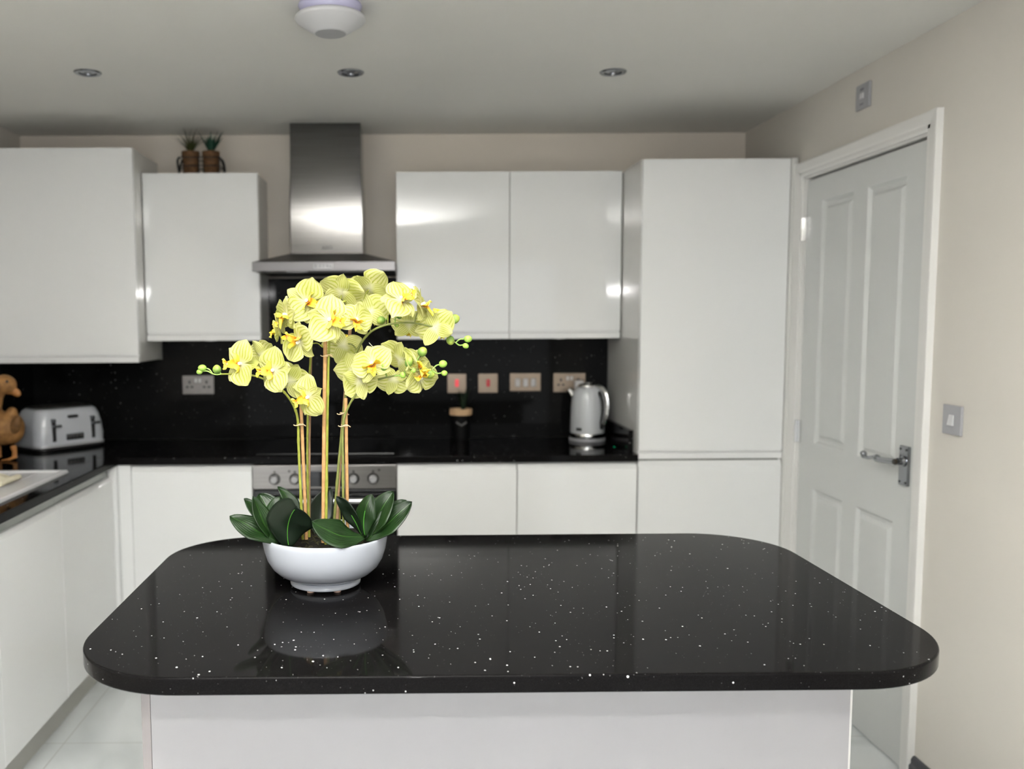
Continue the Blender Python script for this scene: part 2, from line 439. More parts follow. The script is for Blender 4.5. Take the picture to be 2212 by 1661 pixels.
wall_cabinet('white wall cupboard tight against the tall unit, above the kettle', .4675, .962, YW, 1.384, 2.115)

def base_cabinet(label, x0, x1, doorz=(.145, .872)):
    t = thing('base_cabinet', label, 'cupboard', ((x0+x1)/2, YF+.3, 0), group='gloss white base cupboards')
    obj('carcass', carcass(x0, x1, YF+.022, 4.21, .12, .879), CARC, t)
    obj('door', front_face(x0+.0018, x1-.0018, YF, doorz[0], doorz[1], 'top'), GLOSS, t, ang=20)
    return t
base_cabinet('white base cupboard left of the oven, behind the orchid', -1.135, -.634)
base_cabinet('white base cupboard directly right of the oven', -.034, .4635)
base_cabinet('white base cupboard between its twin and the tall unit', .4645, .963)
# corner post between the two runs
tag(obj('corner_post', MB().box(-1.186, -1.1355, YF+.001, YF+.03, .12, .879, .001).box(-1.222, -1.186, YF-.035, YF+.03, .12, .879, .001), GLOSS),
    'narrow white corner post where the two base runs meet', 'filler panel')

def side_cabinet(label, y0, y1, splits):
    X = -1.20
    t = thing('base_cabinet', label, 'cupboard', (X-.3, (y0+y1)/2, 0), group='gloss white base cupboards')
    obj('carcass', MB().box(XL+.004, X-.043, y0, y1, .12, .70 if len(splits) > 2 else .879, .0008, 1), CARC, t)
    obj('handle_channel', MB().box(X-.042, X-.022, y0, y1, .825, .879, .001), M['channel'], t)
    for a, b in zip(splits, splits[1:]):
        poly = [(X, .142), (X, .822), (X-.006, .832), (X-.013, .838), (X-.02, .838), (X-.02, .142)]
        m = MB().prism([(p[0], p[1]) for p in poly], a+.0015, b-.0015, 'Y')
        obj('door', m, GLOSS, t, ang=20)
    return t
side_cabinet('white base cupboard on the left run nearest the corner', 3.058, 3.607, [3.058, 3.607])
side_cabinet('white base cupboard under the sink', 2.06, 3.056, [2.06, 2.558, 3.056])
pl = MB().box(-1.29, -1.27, 2.06, 3.72, 0, .119).box(-1.27, -.636, 3.70, 3.72, 0, .119).box(-.033, .963, 3.70, 3.72, 0, .119)
tag(obj('plinth', pl, mat('plinth board', (.46, .45, .41), .35), smooth=False), 'recessed white plinth under the base cupboards', 'plinth')

# tall fridge housing
t = thing('tall_cabinet', 'full-height white fridge housing beside the door', 'cupboard', (1.28, 3.93, 0))
obj('carcass', MB().box(.966, 1.566, YF+.022, YB-.002, .0, 2.111, .0008, 1), CARC, t)
obj('side_panel', MB().box(1.5665, 1.592, YF-.002, YB-.002, 0, 2.111, .0015), CARC, t)
obj('upper_door', front_face(.968, 1.563, YF, .889, 2.108, 'bottom'), GLOSS, t, ang=20)
obj('lower_door', front_face(.968, 1.563, YF, .145, .882, 'top'), GLOSS, t, ang=20)
obj('finger_gap', MB().box(.969, 1.552, YF+.012, YF+.024, .874, .899), M['shadowgap'], t)

# worktop: one continuous L with the sink cut-out
WX, WY = -1.181, 3.630
SX0, SX1, SY0, SY1 = -1.700, -1.275, 2.20, 3.26      # cut-out
wt = MB()
b_ = .003
wt.box(SX1, WX, 2.06, WY+.001, .88, .91, b_)
poly = [(XL+.002, SY1), (SX1+.004, SY1), (SX1+.004, WY+.03), (WX, WY+.03), (WX, WY), (.9645, WY), (.9645, 4.214), (XL+.002, 4.214)]
wt.prism([(XL+.002, SY1), (SX1+.004, SY1), (SX1+.004, 4.214), (XL+.002, 4.214)], .8802, .91, 'Z')
wt.box(SX1, .9645, WY, 4.214, .88, .91, b_)
wt.box(XL+.002, SX0, 2.06, SY1+.002, .8802, .9099)
wt.box(SX0-.002, SX1+.002, 2.06, SY0, .8802, .9099)
worktop = tag(obj('worktop', wt, M['quartz'], ang=40), 'black sparkle quartz worktop running round the back and left walls', 'worktop')
obj('green_glint', MB().ball((.918, 3.86, .9102), .0035, .0035, .0006), mat('green glint', (.0, .5, .2), .3, emit=(0, .9, .35), es=.8), worktop)  # small glowing dot stands in for a green glint on the quartz
tag(obj('upstand', MB().box(.9445, .9645, 3.72, 4.214, .9103, 1.0, .002), M['quartz']), 'low black quartz upstand against the tall unit by the kettle', 'upstand')
sp = [(XL+.002, .9103), (.9645, .9103), (.9645, 1.382), (-.0335, 1.382), (-.0335, 1.668), (-.6355, 1.668), (-.6355, 1.382), (-1.1445, 1.382), (-1.1445, 1.292), (XL+.002, 1.292)]
tag(obj('splashback', MB().prism(sp, 4.2155, 4.235, 'Y').box(XL+.001, XL+.02, 2.06, 4.2155, .9103, 1.292), M['splash'], smooth=False), 'glossy black speckled splashback running along the back and left walls', 'splashback')

# ------------------------------------------------------------------ sink with folded cloth
t = thing('kitchen_sink', 'white ceramic inset sink in the left worktop', 'sink', (-1.47, 2.75, .91))
s = MB()
x0, x1, y0, y1 = -1.716, -1.253, 2.17, 3.281
zt = .922
def ringrect(m, a, b):
    (ax0, ax1, ay0, ay1, az), (bx0, bx1, by0, by1, bz) = a, b
    A = [(ax0, ay0, az), (ax1, ay0, az), (ax1, ay1, az), (ax0, ay1, az)]; B = [(bx0, by0, bz), (bx1, by0, bz), (bx1, by1, bz), (bx0, by1, bz)]
    m.add(A+B, [(i, (i+1) % 4, 4+(i+1) % 4, 4+i) for i in range(4)])
seq = [(x0, x1, y0, y1, .9103), (x0+.002, x1-.002, y0+.002, y1-.002, .918), (x0+.006, x1-.006, y0+.006, y1-.006, zt), (x0+.022, x1-.022, y0+.022, y1-.022, zt), (x0+.028, x1-.028, y0+.028, y1-.028, .916)]
for a, b in zip(seq, seq[1:]): ringrect(s, a, b)
# drainer floor at the far end and basin nearer the camera
ix0, ix1, iy0, iy1 = x0+.028, x1-.028, y0+.028, y1-.028
by1 = 2.70
s.add([(ix0, by1, .916), (ix1, by1, .916), (ix1, iy1, .916), (ix0, iy1, .916)], [(0, 1, 2, 3)])
for k in range(7):
    xx = ix0+.06+k*.045
    s.box(xx, xx+.012, by1+.03, iy1-.04, .9155, .919, .0015, 1)
for a, b in zip([(ix0, ix1, iy0, by1, .916), (ix0+.03, ix1-.03, iy0+.03, by1-.03, .76)], [(ix0+.03, ix1-.03, iy0+.03, by1-.03, .76)]): ringrect(s, a, b)
s.add([(ix0+.03, iy0+.03, .76), (ix1-.03, iy0+.03, .76), (ix1-.03, by1-.03, .76), (ix0+.03, by1-.03, .76)], [(0, 1, 2, 3)])
obj('basin', s, M['sink'], t, ang=30)
obj('drain', MB().lathe([(0, .763), (.04, .763), (.045, .7605)], 24, (-1.48, 2.45, 0)), M['chrome'], t)
# folded cream cloth lying on the drainer
cl = MB()
def strip(path, x0, x1, th):
    n = len(path); vs = []; fs = []
    for i, (yy, zz) in enumerate(path):
        for x in (x0, x1): vs.append((x+.004*math.sin(i*1.3), yy, zz))
    for i in range(n-1): fs.append((2*i, 2*i+1, 2*i+3, 2*i+2))
    m = MB().add(vs, fs); return m
bm = bmesh.new()
NX, NY = 14, 18
grid = [[None]*NY for _ in range(NX)]
for i in range(NX):
    for j in range(NY):
        u, v_ = i/(NX-1), j/(NY-1)
        fold = .022*math.sin(PI*min(1, u*1.15))**.7
        p = Vector((-1.60+u*.25, 2.93+v_*.17+.02*math.sin(u*4), .932+fold*(1-.35*abs(v_-.5))+.006*math.sin(v_*9+u*3)+.004*noise.noise(Vector((u*4, v_*4, 0)))))
        grid[i][j] = bm.verts.new(p)
for i in range(NX-1):
    for j in range(NY-1): bm.faces.new((grid[i][j], grid[i+1][j], grid[i+1][j+1], grid[i][j+1]))
r_ = bmesh.ops.solidify(bm, geom=list(bm.faces), thickness=.006)
c1 = MB().bm(bm)
c1.tube(spline([(-1.352, 2.93, .932), (-1.345, 3.0, .935), (-1.352, 3.08, .931)], 6), .012, 10, flat=.8)
tag(obj('dish_cloth', c1, M['cloth']), 'cream folded cloth lying on the white sink', 'cloth')

# ------------------------------------------------------------------ built-in oven
t = thing('oven', 'stainless steel built-in oven behind the orchid', 'oven', (-.334, 3.93, 0))
ox0, ox1 = -.6325, -.0355
obj('body', MB().box(ox0+.004, ox1-.004, YF+.02, 4.20, .125, .872), M['black'], t, smooth=False)
cp = obj('control_panel', MB().box(ox0, ox1, YF-.004, YF+.019, .774, .873, .003), M['steel_oven'], t)
obj('display', MB().box(-.415, -.262, YF-.0055, YF-.003, .782, .848, .001), M['blackglass'], cp)
KN = mat('satin knob', (.40, .40, .41), .3)
for xx in (-.541, -.457, -.214, -.133):
    kb = obj('knob', MB().lathe([(0, -.026), (.013, -.026), (.016, -.022), (.0175, 0)], 24, (xx, YF-.004, .816), 'Y'), KN, cp)
    obj('knob_ring', MB().lathe([(.0176, -.001), (.0215, -.003), (.0235, 0)], 24, (xx, YF-.004, .816), 'Y'), M['steel_dark'], kb)
for xx, zz in ((-.541, .846), (-.48, .849), (-.457, .846), (-.214, .846), (-.133, .846), (-.108, .852)):
    obj('printed_mark', MB().lathe([(0, -.0006), (.0045, -.0006), (.0045, .0002)], 12, (xx, YF-.004, zz), 'Y'), M['black'], cp)
od = obj('oven_door', MB().box(ox0+.002, ox1-.002, YF-.004, YF+.019, .20, .768, .003), M['blackglass'], t)
hd = MB().tube([(ox0+.045, YF-.045, .731), (ox1-.045, YF-.045, .731)], .012, 16)
for xx in (ox0+.06, ox1-.06): hd.tube([(xx, YF-.003, .731), (xx, YF-.045, .731)], .008, 10)
obj('handle', hd, M['chrome'], od)
obj('door_trim', MB().box(ox0+.002, ox1-.002, YF-.0045, YF+.018, .128, .196, .003), M['steel_oven'], t)
# ceramic hob set on the worktop above it
tag(obj('hob', MB().box(-.625, -.045, 3.69, 4.17, .9103, .915, .002), M['blackglass']), 'black glass hob on the worktop under the extractor', 'hob')

# ------------------------------------------------------------------ extractor hood
t = thing('extractor_hood', 'stainless steel chimney extractor hood between the wall cupboards', 'extractor hood', (-.333, 4.0, 1.672))
ch = MB()
zs = [1.738, 1.9, 2.02, 2.12, 2.330]
hw = [.1635, .163, .1615, .1565, .1555]
yf_ = [3.980, 3.980, 3.981, 3.983, 3.984]
cxs = -.3405
vs, fs = [], []
for z_, h_, y_ in zip(zs, hw, yf_):
    r = .006
    ring = [(cxs-h_, YB-.003), (cxs-h_, y_+r), (cxs-h_+r*.3, y_+r*.3), (cxs-h_+r, y_), (cxs+h_-r, y_), (cxs+h_-r*.3, y_+r*.3), (cxs+h_, y_+r), (cxs+h_, YB-.003)]
    vs += [(a, b, z_) for a, b in ring]
k = 8
for i in range(len(zs)-1):
    for j in range(k): fs.append((i*k+j, i*k+(j+1) % k, (i+1)*k+(j+1) % k, (i+1)*k+j))
fs.append(tuple(range(k))); fs.append(tuple((len(zs)-1)*k+j for j in range(k)))
ch.add(vs, fs)
chim = obj('chimney', ch, M['steel'], t, ang=40)
vx0, vx1, vy0 = -.629, -.036, 3.722
vis = obj('canopy', MB().box(vx0, vx1, vy0, 4.2, 1.674, 1.713, .002), M['steel_visor'], t)
A = [(vx0+.002, vy0+.004, 1.7131), (vx1-.002, vy0+.004, 1.7131), (vx1-.002, 4.2, 1.7131), (vx0+.002, 4.2, 1.7131)]
B = [(-.505, 3.978, 1.765), (-.176, 3.978, 1.765), (-.176, 4.2, 1.765), (-.505, 4.2, 1.765)]
obj('canopy_slope', MB().add(A+B, [(0, 1, 5, 4), (1, 2, 6, 5), (2, 3, 7, 6), (3, 0, 4, 7), (4, 5, 6, 7)]), M['steel_dark'], t, smooth=False)
btn = obj('button_strip', MB().box(-.372, -.294, vy0-.002, vy0+.001, 1.684, 1.704, .001), M['white_plastic'], vis)
for i in range(5):
    obj('button', MB().lathe([(0, -.0015), (.005, -.0015), (.006, 0)], 12, (-.363+i*.0152, vy0-.002, 1.694), 'Y'), M['grey_plastic'], btn)
obj('grease_filter', MB().box(vx0+.05, vx1-.05, vy0+.06, 4.15, 1.672, 1.6745), M['steel_dark'], t, smooth=False)
obj('hood_lamp', MB().box(-.49, -.40, vy0+.015, vy0+.05, 1.6705, 1.6745), M['white_plastic'], t, smooth=False)
def text_mesh(txt, size, depth=.0006):
    cu = bpy.data.curves.new('txt', 'FONT'); cu.body = txt; cu.size = size; cu.extrude = depth; cu.align_x = 'CENTER'; cu.align_y = 'CENTER'
    o = bpy.data.objects.new('txt', cu); COL.objects.link(o)
    dg = bpy.context.evaluated_depsgraph_get(); me = bpy.data.meshes.new_from_object(o.evaluated_get(dg))
    mb = MB().add([v.co.copy() for v in me.vertices], [tuple(p.vertices) for p in me.polygons])
    bpy.data.objects.remove(o); bpy.data.curves.remove(cu); bpy.data.meshes.remove(me)
    return mb
lg = text_mesh('AEG', .024).xf(Matrix.Translation((-.339, 3.9793, 1.790)) @ Matrix.Rotation(PI/2, 4, 'X') @ Matrix.Scale(1.1, 4, (1, 0, 0)))
obj('logo', lg, M['black'], chim, smooth=False)

# ------------------------------------------------------------------ ceiling fittings
t = thing('smoke_alarm', 'white domed smoke alarm on the ceiling above the orchid', 'smoke alarm', (-.2, 2.53, ZC))
c = (-.198, 2.535, ZC)
AL = mat('alarm plastic', (.52, .52, .53), .4)
obj('base_ring', MB().lathe([(0, -.0005), (.086, -.0005), (.088, -.006), (.084, -.012), (.080, -.034), (0, -.034)], 48, c), M['lilac'], t)
obj('cover', MB().lathe([(.0, -.0335), (.090, -.030), (.096, -.034), (.0975, -.040), (.094, -.046), (.072, -.060), (.052, -.073), (.044, -.077), (.0435, -.077)], 48, c), AL, t, ang=50)
obj('sensor_cap', MB().lathe([(.0437, -.0765), (.042, -.0785), (0, -.079)], 40, c), mat('alarm cap', (.38, .38, .39), .5), t)
def downlight(label, x, y):
    t = thing('downlight', label, 'ceiling light', (x, y, ZC), group='recessed ceiling downlights')
    c = (x, y, ZC)
    obj('bezel', MB().lathe([(.031, .0), (.031, -.004), (.036, -.006), (.043, -.005), (.047, -.001), (.047, -.0002), (.031, -.0002)], 40, c), M['dark_chrome'], t)
    obj('lamp_face', MB().lathe([(0, -.0008), (.012, -.0012), (.0125, -.0035), (.022, -.002), (.0305, -.0006)], 32, c), M['dark_chrome'], t)
downlight('leftmost recessed chrome downlight, above the tall corner cupboard', -1.094, 3.186)
downlight('middle recessed chrome downlight, just right of the smoke alarm', -.181, 3.200)
downlight('rightmost recessed chrome downlight, above the right wall cupboards', .740, 3.209)

# ------------------------------------------------------------------ wall plates
def plate(mb, x0, x1, z0, z1, y=4.2155): return mb.box(x0, x1, y-.008, y-.0002, z0, z1, .003)
YS = 4.2075
def socket(label, x0, x1, z0, z1, pm, holes=True):
    t = thing('wall_socket', label, 'socket', ((x0+x1)/2, 4.2115, (z0+z1)/2), group='double wall sockets')
    p = obj('plate', plate(MB(), x0, x1, z0, z1), M[pm], t)
    cx = (x0+x1)/2; cz = (z0+z1)/2; w = x1-x0
    for s in (-1, 1):
        hx = cx+s*w*.27
        hm = MB()
        for dx, dz, a, b in ((0, .013, .0045, .007), (-.011, -.010, .006, .0045), (.011, -.010, .006, .0045)):
            hm.box(hx+dx-a, hx+dx+a, YS-.0008, YS+.001, cz+dz-b, cz+dz+b, .0005, 1)
        obj('pin_holes', hm, M['black'], p)
        obj('rocker', MB().box(cx+s*.009-.006, cx+s*.009+.006, YS-.004, YS+.001, cz+.012, cz+.03, .002), M['white_plastic'], p)
    return t
socket('grey double socket on the splashback left of the orchid', -1.053, -.904, 1.126, 1.215, 'plate_grey')
socket('nickel double socket behind the kettle with a plug in it', .707, .860, 1.124, 1.215, 'plate')
def red_switch(label, x0, x1, lit):
    t = thing('wall_switch', label, 'switch', ((x0+x1)/2, 4.2115, 1.17), group='red appliance switches')
    obj('plate', plate(MB(), x0, x1, 1.123, 1.215), M['plate'], t)
    cx = (x0+x1)/2
    obj('rocker', MB().box(cx-.009, cx+.009, YS-.005, YS+.001, 1.153, 1.189, .004), M['red_lit'] if lit else M['red'], t)
red_switch('nickel switch with a glowing red rocker, behind the small black potted plant', .203, .293, True)
red_switch('nickel switch with a dark red rocker, beside the triple rocker switch', .350, .443, False)
t = thing('wall_switch', 'wide nickel switch with three white rockers', 'switch', (.573, 4.2115, 1.17))
obj('plate', plate(MB(), .500, .647, 1.130, 1.216), M['plate'], t)
for i in range(3):
    xx = .5365+i*.0375
    obj('rocker', MB().box(xx-.011, xx+.011, YS-.006, YS+.001, 1.153, 1.190, .006, 3), M['white_plastic'], t)
t = thing('plug', 'pale grey plug in the socket behind the kettle', 'plug', (.822, 4.19, 1.165))
obj('body', MB().box(.803, .845, 4.165, 4.2065, 1.137, 1.182, .008, 3), M['white_plastic'], t)
obj('cord', MB().tube(spline([(.824, 4.178, 1.136), (.826, 4.17, 1.10), (.84, 4.175, 1.0), (.86, 4.185, .93), (.862, 4.186, .914)], 6), .0032, 8), M['black'], t)
# light switch on the right wall
t = thing('light_switch', 'white single light switch right of the panelled door', 'switch', (XR, 2.563, 1.167))
obj('plate', MB().box(XR-.009, XR-.0002, 2.520, 2.606, 1.124, 1.210, .002), M['grey_plastic'], t)
obj('rocker', MB().prism([(XR-.008, 1.150), (XR-.016, 1.152), (XR-.010, 1.182), (XR-.008, 1.182)], 2.552, 2.574, 'Y'), M['white_plastic'], t, smooth=False)
t = thing('isolator_switch', 'white fan isolator switch high on the wall above the door', 'switch', (XR, 3.15, 2.23))
obj('plate', MB().box(XR-.010, XR-.0002, 3.104, 3.192, 2.187, 2.272, .002), M['grey_plastic'], t)
obj('rocker', MB().box(XR-.014, XR-.009, 3.136, 3.160, 2.220, 2.240, .002), M['white_plastic'], t)
obj('printed_mark', MB().box(XR-.0108, XR-.009, 3.138, 3.162, 2.249, 2.257), mat('grey print', (.2, .2, .22), .5), t, smooth=False)
obj('printed_mark', MB().box(XR-.0108, XR-.009, 3.138, 3.162, 2.200, 2.206), bpy.data.materials['grey print'], t, smooth=False)

# ------------------------------------------------------------------ kettle
KX, KY = .846, 4.09
t = thing('kettle', 'pale grey jug kettle with chrome trim on the worktop', 'kettle', (KX, KY, .9103))
z = .9103
obj('power_base', MB().lathe([(0, 0), (.083, 0), (.085, .006), (.083, .014), (0, .014)], 40, (KX, KY, z)), M['grey_plastic'], t)
obj('chrome_band', MB().lathe([(.0, .0145), (.080, .0145), (.0815, .02), (.0815, .032), (.079, .036), (0, .036)], 40, (KX, KY, z)), M['chrome'], t)
kb = obj('jug', MB().lathe([(0, .0362), (.079, .0362), (.0795, .06), (.078, .11), (.076, .16), (.073, .195), (.066, .225), (.055, .243), (.048, .249), (0, .249)], 48, (KX, KY, z)),
         mat('kettle enamel', (.56, .58, .60), .22, coat=.5), t, ang=60)
obj('lid', MB().lathe([(0, .2492), (.047, .2492), (.046, .256), (.034, .262), (.02, .263), (.018, .268), (0, .270)], 36, (KX, KY, z)), M['chrome'], t)
KR = Matrix.Translation((KX, KY, z)) @ Matrix.Rotation(math.radians(-50), 4, 'Z')
def kp(*pts): return [KR @ Vector(p) for p in pts]
obj('handle', MB().tube(spline(kp((.040, 0, .247), (.070, 0, .246), (.098, 0, .222), (.108, 0, .175), (.104, 0, .125), (.092, 0, .085)), 6), .0095, 14, flat=1.5), M['chrome'], t)
obj('handle_grip', MB().tube(spline(kp((.066, 0, .226), (.084, 0, .205), (.093, 0, .17), (.092, 0, .12), (.080, 0, .075), (.076, 0, .060)), 6), .010, 12, flat=1.3), M['black'], t)
obj('badge', MB().box(.076, .0815, -.014, .014, z+.050, z+.064, .002).xf(Matrix.Translation((KX, KY, 0)) @ Matrix.Rotation(math.radians(-130), 4, 'Z')), M['black'], t)
obj('spout', MB().tube([(KX-.060, KY+.02, z+.205), (KX-.082, KY+.026, z+.235)], [.022, .013], 14), M['chrome'], t)

# ------------------------------------------------------------------ toaster (local frame: +x along the front, -y front normal)
TA = math.atan2(.80, .60)
t = thing('toaster', 'pale grey four-slice toaster in the worktop corner', 'toaster', (-1.556, 3.992, .9103), rz=TA-.02)
LX, LY, HZ = .168, .115, .186
def rrect(hx, hy, r, n=6):
    out = []
    for cx_, cy_, a0 in ((hx-r, hy-r, 0), (-hx+r, hy-r, PI/2), (-hx+r, -hy+r, PI), (hx-r, -hy+r, 1.5*PI)):
        for i in range(n+1):
            a = a0+PI/2*i/n; out.append((cx_+r*math.cos(a), cy_+r*math.sin(a)))
    return out
def loft(levels, capb=True, capt=True):
    vs, fs = [], []; n = None
    for hx, hy, r, z_ in levels:
        ring = rrect(hx, hy, r); n = len(ring); vs += [(a, b, z_) for a, b in ring]
    for i in range(len(levels)-1):
        for j in range(n): fs.append((i*n+j, i*n+(j+1) % n, (i+1)*n+(j+1) % n, (i+1)*n+j))
    if capb: fs.append(tuple(range(n)))
    if capt: fs.append(tuple((len(levels)-1)*n+j for j in range(n)))
    return MB().add(vs, fs)
TG = mat('toaster enamel', (.52, .54, .58), .22, coat=.4)
obj('base_trim', loft([(LX-.006, LY-.006, .05, .0), (LX+.004, LY+.004, .055, .004), (LX+.004, LY+.004, .055, .012), (LX, LY, .05, .015)]), M['black'], t, world=False)
obj('chrome_band', loft([(LX+.003, LY+.003, .054, .0152), (LX+.005, LY+.005, .055, .019), (LX+.003, LY+.003, .054, .025)]), mat('satin trim', (.55, .56, .58), .25, .3), t, world=False)
bd = obj('body', loft([(LX, LY, .052, .0252), (LX+.001, LY+.001, .052, .06), (LX-.003, LY-.003, .055, .11), (LX-.011, LY-.011, .055, .15), (LX-.022, LY-.020, .05, .172), (LX-.034, LY-.030, .045, .182)]), TG, t, world=False, ang=60)
obj('top_plate', loft([(LX-.034, LY-.030, .045, .1822), (LX-.038, LY-.034, .042, .187)]), M['black'], t, world=False)
for sx in (-1, 1):
    for sy in (-1, 1):
        obj('slot', MB().box(sx*.062-.050, sx*.062+.050, sy*.035-.012, sy*.035+.012, .1865, .189, .002), M['steel_dark'], t, world=False)
FYT = -LY-.001
for sx in (-1, 1):
    sl = obj('lever_slot', MB().box(sx*.095-.009, sx*.095+.009, FYT-.002, FYT+.02, .040, .140, .003), M['black'], bd, world=False)
    obj('lever', MB().box(sx*.095-.012, sx*.095+.026, FYT-.022, FYT-.001, .104, .115, .004), M['dark_chrome'], sl, world=False)
    obj('browning_dial', MB().lathe([(0, -.010), (.007, -.010), (.008, 0)], 16, (sx*.095-.002, FYT, .133), 'Y'), M['dark_chrome'], bd, world=False)
obj('badge', MB().box(-.024, .024, FYT-.001, FYT+.02, .138, .151, .005, 3), M['black'], bd, world=False)
dp = obj('control_panel', MB().box(-.040, .046, FYT-.004, FYT+.01, .042, .070, .004), M['dark_chrome'], bd, world=False)
for i in range(4):
    obj('button', MB().box(-.032+i*.019, -.018+i*.019, FYT-.007, FYT-.003, .050, .062, .002), M['steel_dark'], dp, world=False)

# ------------------------------------------------------------------ duck ornament (body turned left, head looking back to the right)
def remeshed(mb, vox, smooth=3):
    me = bpy.data.meshes.new('tmp'); me.from_pydata([tuple(p) for p in mb.v], [], mb.f); me.update()
    o = bpy.data.objects.new('tmp', me); COL.objects.link(o)
    r = o.modifiers.new('r', 'REMESH'); r.mode = 'VOXEL'; r.voxel_size = vox
    s = o.modifiers.new('s', 'SMOOTH'); s.iterations = smooth; s.factor = .5
    dg = bpy.context.evaluated_depsgraph_get(); m2 = bpy.data.meshes.new_from_object(o.evaluated_get(dg))
    out = MB().add([v.co.copy() for v in m2.vertices], [tuple(p.vertices) for p in m2.polygons])
    bpy.data.objects.remove(o); bpy.data.meshes.remove(me); bpy.data.meshes.remove(m2)
    return out
m = M['duck'] = paint('carved wood duck', (.30, .15, .05), .6, .35, 35, .5)
M['duck_bill'] = mat('duck bill orange brown', (.42, .18, .05), .5)
M['duck_wing'] = paint('duck wing brown', (.17, .085, .03), .65, .3, 60, .5)
DYp = 3.62
def dk(u, v, dy=0): return at(u, v, DYp+dy)
t = thing('duck_ornament', 'brown carved duck ornament standing left of the toaster', 'ornament', (dk(0, 996).x, DYp, .9103))
d = MB()
d.ball(dk(7, 925), .076, .062, .070)
d.ball(dk(24, 925), .055, .052, .066)
d.ball(dk(-12, 926), .056, .055, .064)
d.ball(dk(26, 892), .022, .026, .026)
d.tube(spline([dk(-16, 905), dk(-14, 880), dk(-8, 855), dk(4, 834)], 5), [.040]*4+[.032]*5+[.029]*4+[.027]*3, 14)
d.ball(dk(9, 830), .048, .040, .040)
d.ball(dk(22, 832), .026, .030, .034)
body = obj('body', remeshed(d, .006, 4), M['duck'], t, ang=180)
obj('bill', remeshed(MB().tube(spline([dk(20, 839), dk(29, 844), dk(38, 850), dk(44, 854)], 4), [.019, .017, .015, .0135, .012, .011, .011, .011, .010, .009, .008, .006, .0045], 12, flat=1.5), .004, 2), M['duck_bill'], body, ang=180)
obj('eye', MB().ball(dk(15, 824, -.038), .0055), M['black'], body)
obj('wing', remeshed(MB().ball(dk(34, 918, -.035), .022, .018, .042, Matrix.Rotation(.35, 3, 'Y')), .005, 2), M['duck_wing'], body, ang=180)
zf = .9103
for (u, dy) in ((28, -.015), (-6, .01)):
    p = dk(u, 962, dy); q_ = Vector((p.x+.004, p.y, zf+.012))
    lg = MB().tube(spline([p, (p+q_)/2+Vector((.004, 0, 0)), q_], 5), [.013]*4+[.010]*7, 10)
    lg.tube(spline([q_+Vector((.012, 0, .002)), q_+Vector((-.014, -.022, -.006)), q_+Vector((-.036, -.045, -.008))], 4), [.008, .009, .009, .008, .007, .006, .005, .004, .0035], 8, flat=.7)
    lg.tube([q_, q_+Vector((-.006, -.045, -.008))], [.008, .0035], 8)
    obj('leg', remeshed(lg, .0035, 1), M['duck_bill'], t, ang=180)

# ------------------------------------------------------------------ small potted plants
def blades(m, c, n, L, spread, w, droop, seed, tw=0):
    rnd = random.Random(seed)
    for i in range(n):
        a = rnd.uniform(0, 2*PI); el = rnd.uniform(.3, 1)*spread; l = L*rnd.uniform(.7, 1.05)
        dirh = Vector((math.cos(a), math.sin(a), 0)); pts = []
        for k in range(7):
            s_ = k/6; e = el*(.6+.7*s_*droop)
            pts.append(Vector(c)+dirh*(math.sin(e)*l*s_+.004)+Vector((0, 0, math.cos(e)*l*s_)))
        side = dirh.cross(Vector((0, 0, 1))); vs = []; fs = []
        for k, p in enumerate(pts):
            s_ = k/6; ww = w*(1-s_**2.2)*(.6+.4*min(1, s_*4))
            lift = Vector((0, 0, 1))*ww*.25
            vs += [p-side*ww+lift, p, p+side*ww+lift]
        for k in range(6): fs += [(k*3, k*3+1, k*3+4, k*3+3), (k*3+1, k*3+2, k*3+5, k*3+4)]
        m.add(vs, fs)
    return m
M['pot_brown'] = paint('cork brown pot', (.13, .065, .028), .75, .35, 70, .3)
M['grass'] = paint('dark olive blades', (.045, .055, .015), .5, .3, 40, 0)
M['aloe'] = paint('teal green blades', (.012, .055, .032), .45, .3, 40, 0)
M['wire'] = mat('black wire', (.012, .012, .012), .5)
zp = 2.1152
def cab_plant(label, x, y, leafm, kind):
    t = thing('potted_plant', label, 'potted plant', (x, y, zp), group='small plants on the wall cupboard')
    obj('pot', MB().lathe([(0, .004), (.032, .004), (.034, .05), (.0365, .088), (.0395, .089), (.0395, .113), (.036, .113), (.035, .098), (0, .098)], 28, (x, y, zp)), M['pot_brown'], t)
    m = MB()
    if kind == 0: blades(m, (x, y, zp+.105), 80, .122, .95, .0019, .7, 3)
    else: blades(m, (x, y, zp+.105), 24, .112, 1.0, .0078, .2, 5)
    obj('foliage', m, leafm, t)
    return t
py_ = 4.085
cab_plant('thin grassy plant in a brown pot, left in the wire carrier on the cupboard', -.955, py_, M['grass'], 0)
cab_plant('spiky teal succulent in a brown pot, right in the wire carrier on the cupboard', -.863, py_, M['aloe'], 1)
wm = MB()
xa, xb, ya, yb2 = -1.000, -.818, py_-.045, py_+.045
def loop(z_, g=0): return [(xa-g, ya-g, z_), (xb+g, ya-g, z_), (xb+g, yb2+g, z_), (xa-g, yb2+g, z_), (xa-g, ya-g, z_)]
for z_ in (zp+.003, zp+.045, zp+.082):
    L_ = loop(z_)
    for a, b in zip(L_, L_[1:]): wm.tube([a, b], .0022, 6)
for x_ in (xa, (xa+xb)/2, xb):
    for y_ in (ya, yb2): wm.tube([(x_, y_, zp+.002), (x_, y_, zp+.083)], .0022, 6)
for y_ in (ya, py_, yb2): wm.tube([(xa, y_, zp+.0025), (xb, y_, zp+.0025)], .002, 6)
wire = tag(obj('wire_carrier', wm, M['wire']), 'black wire carrier around the two brown pots on the cupboard', 'plant holder')
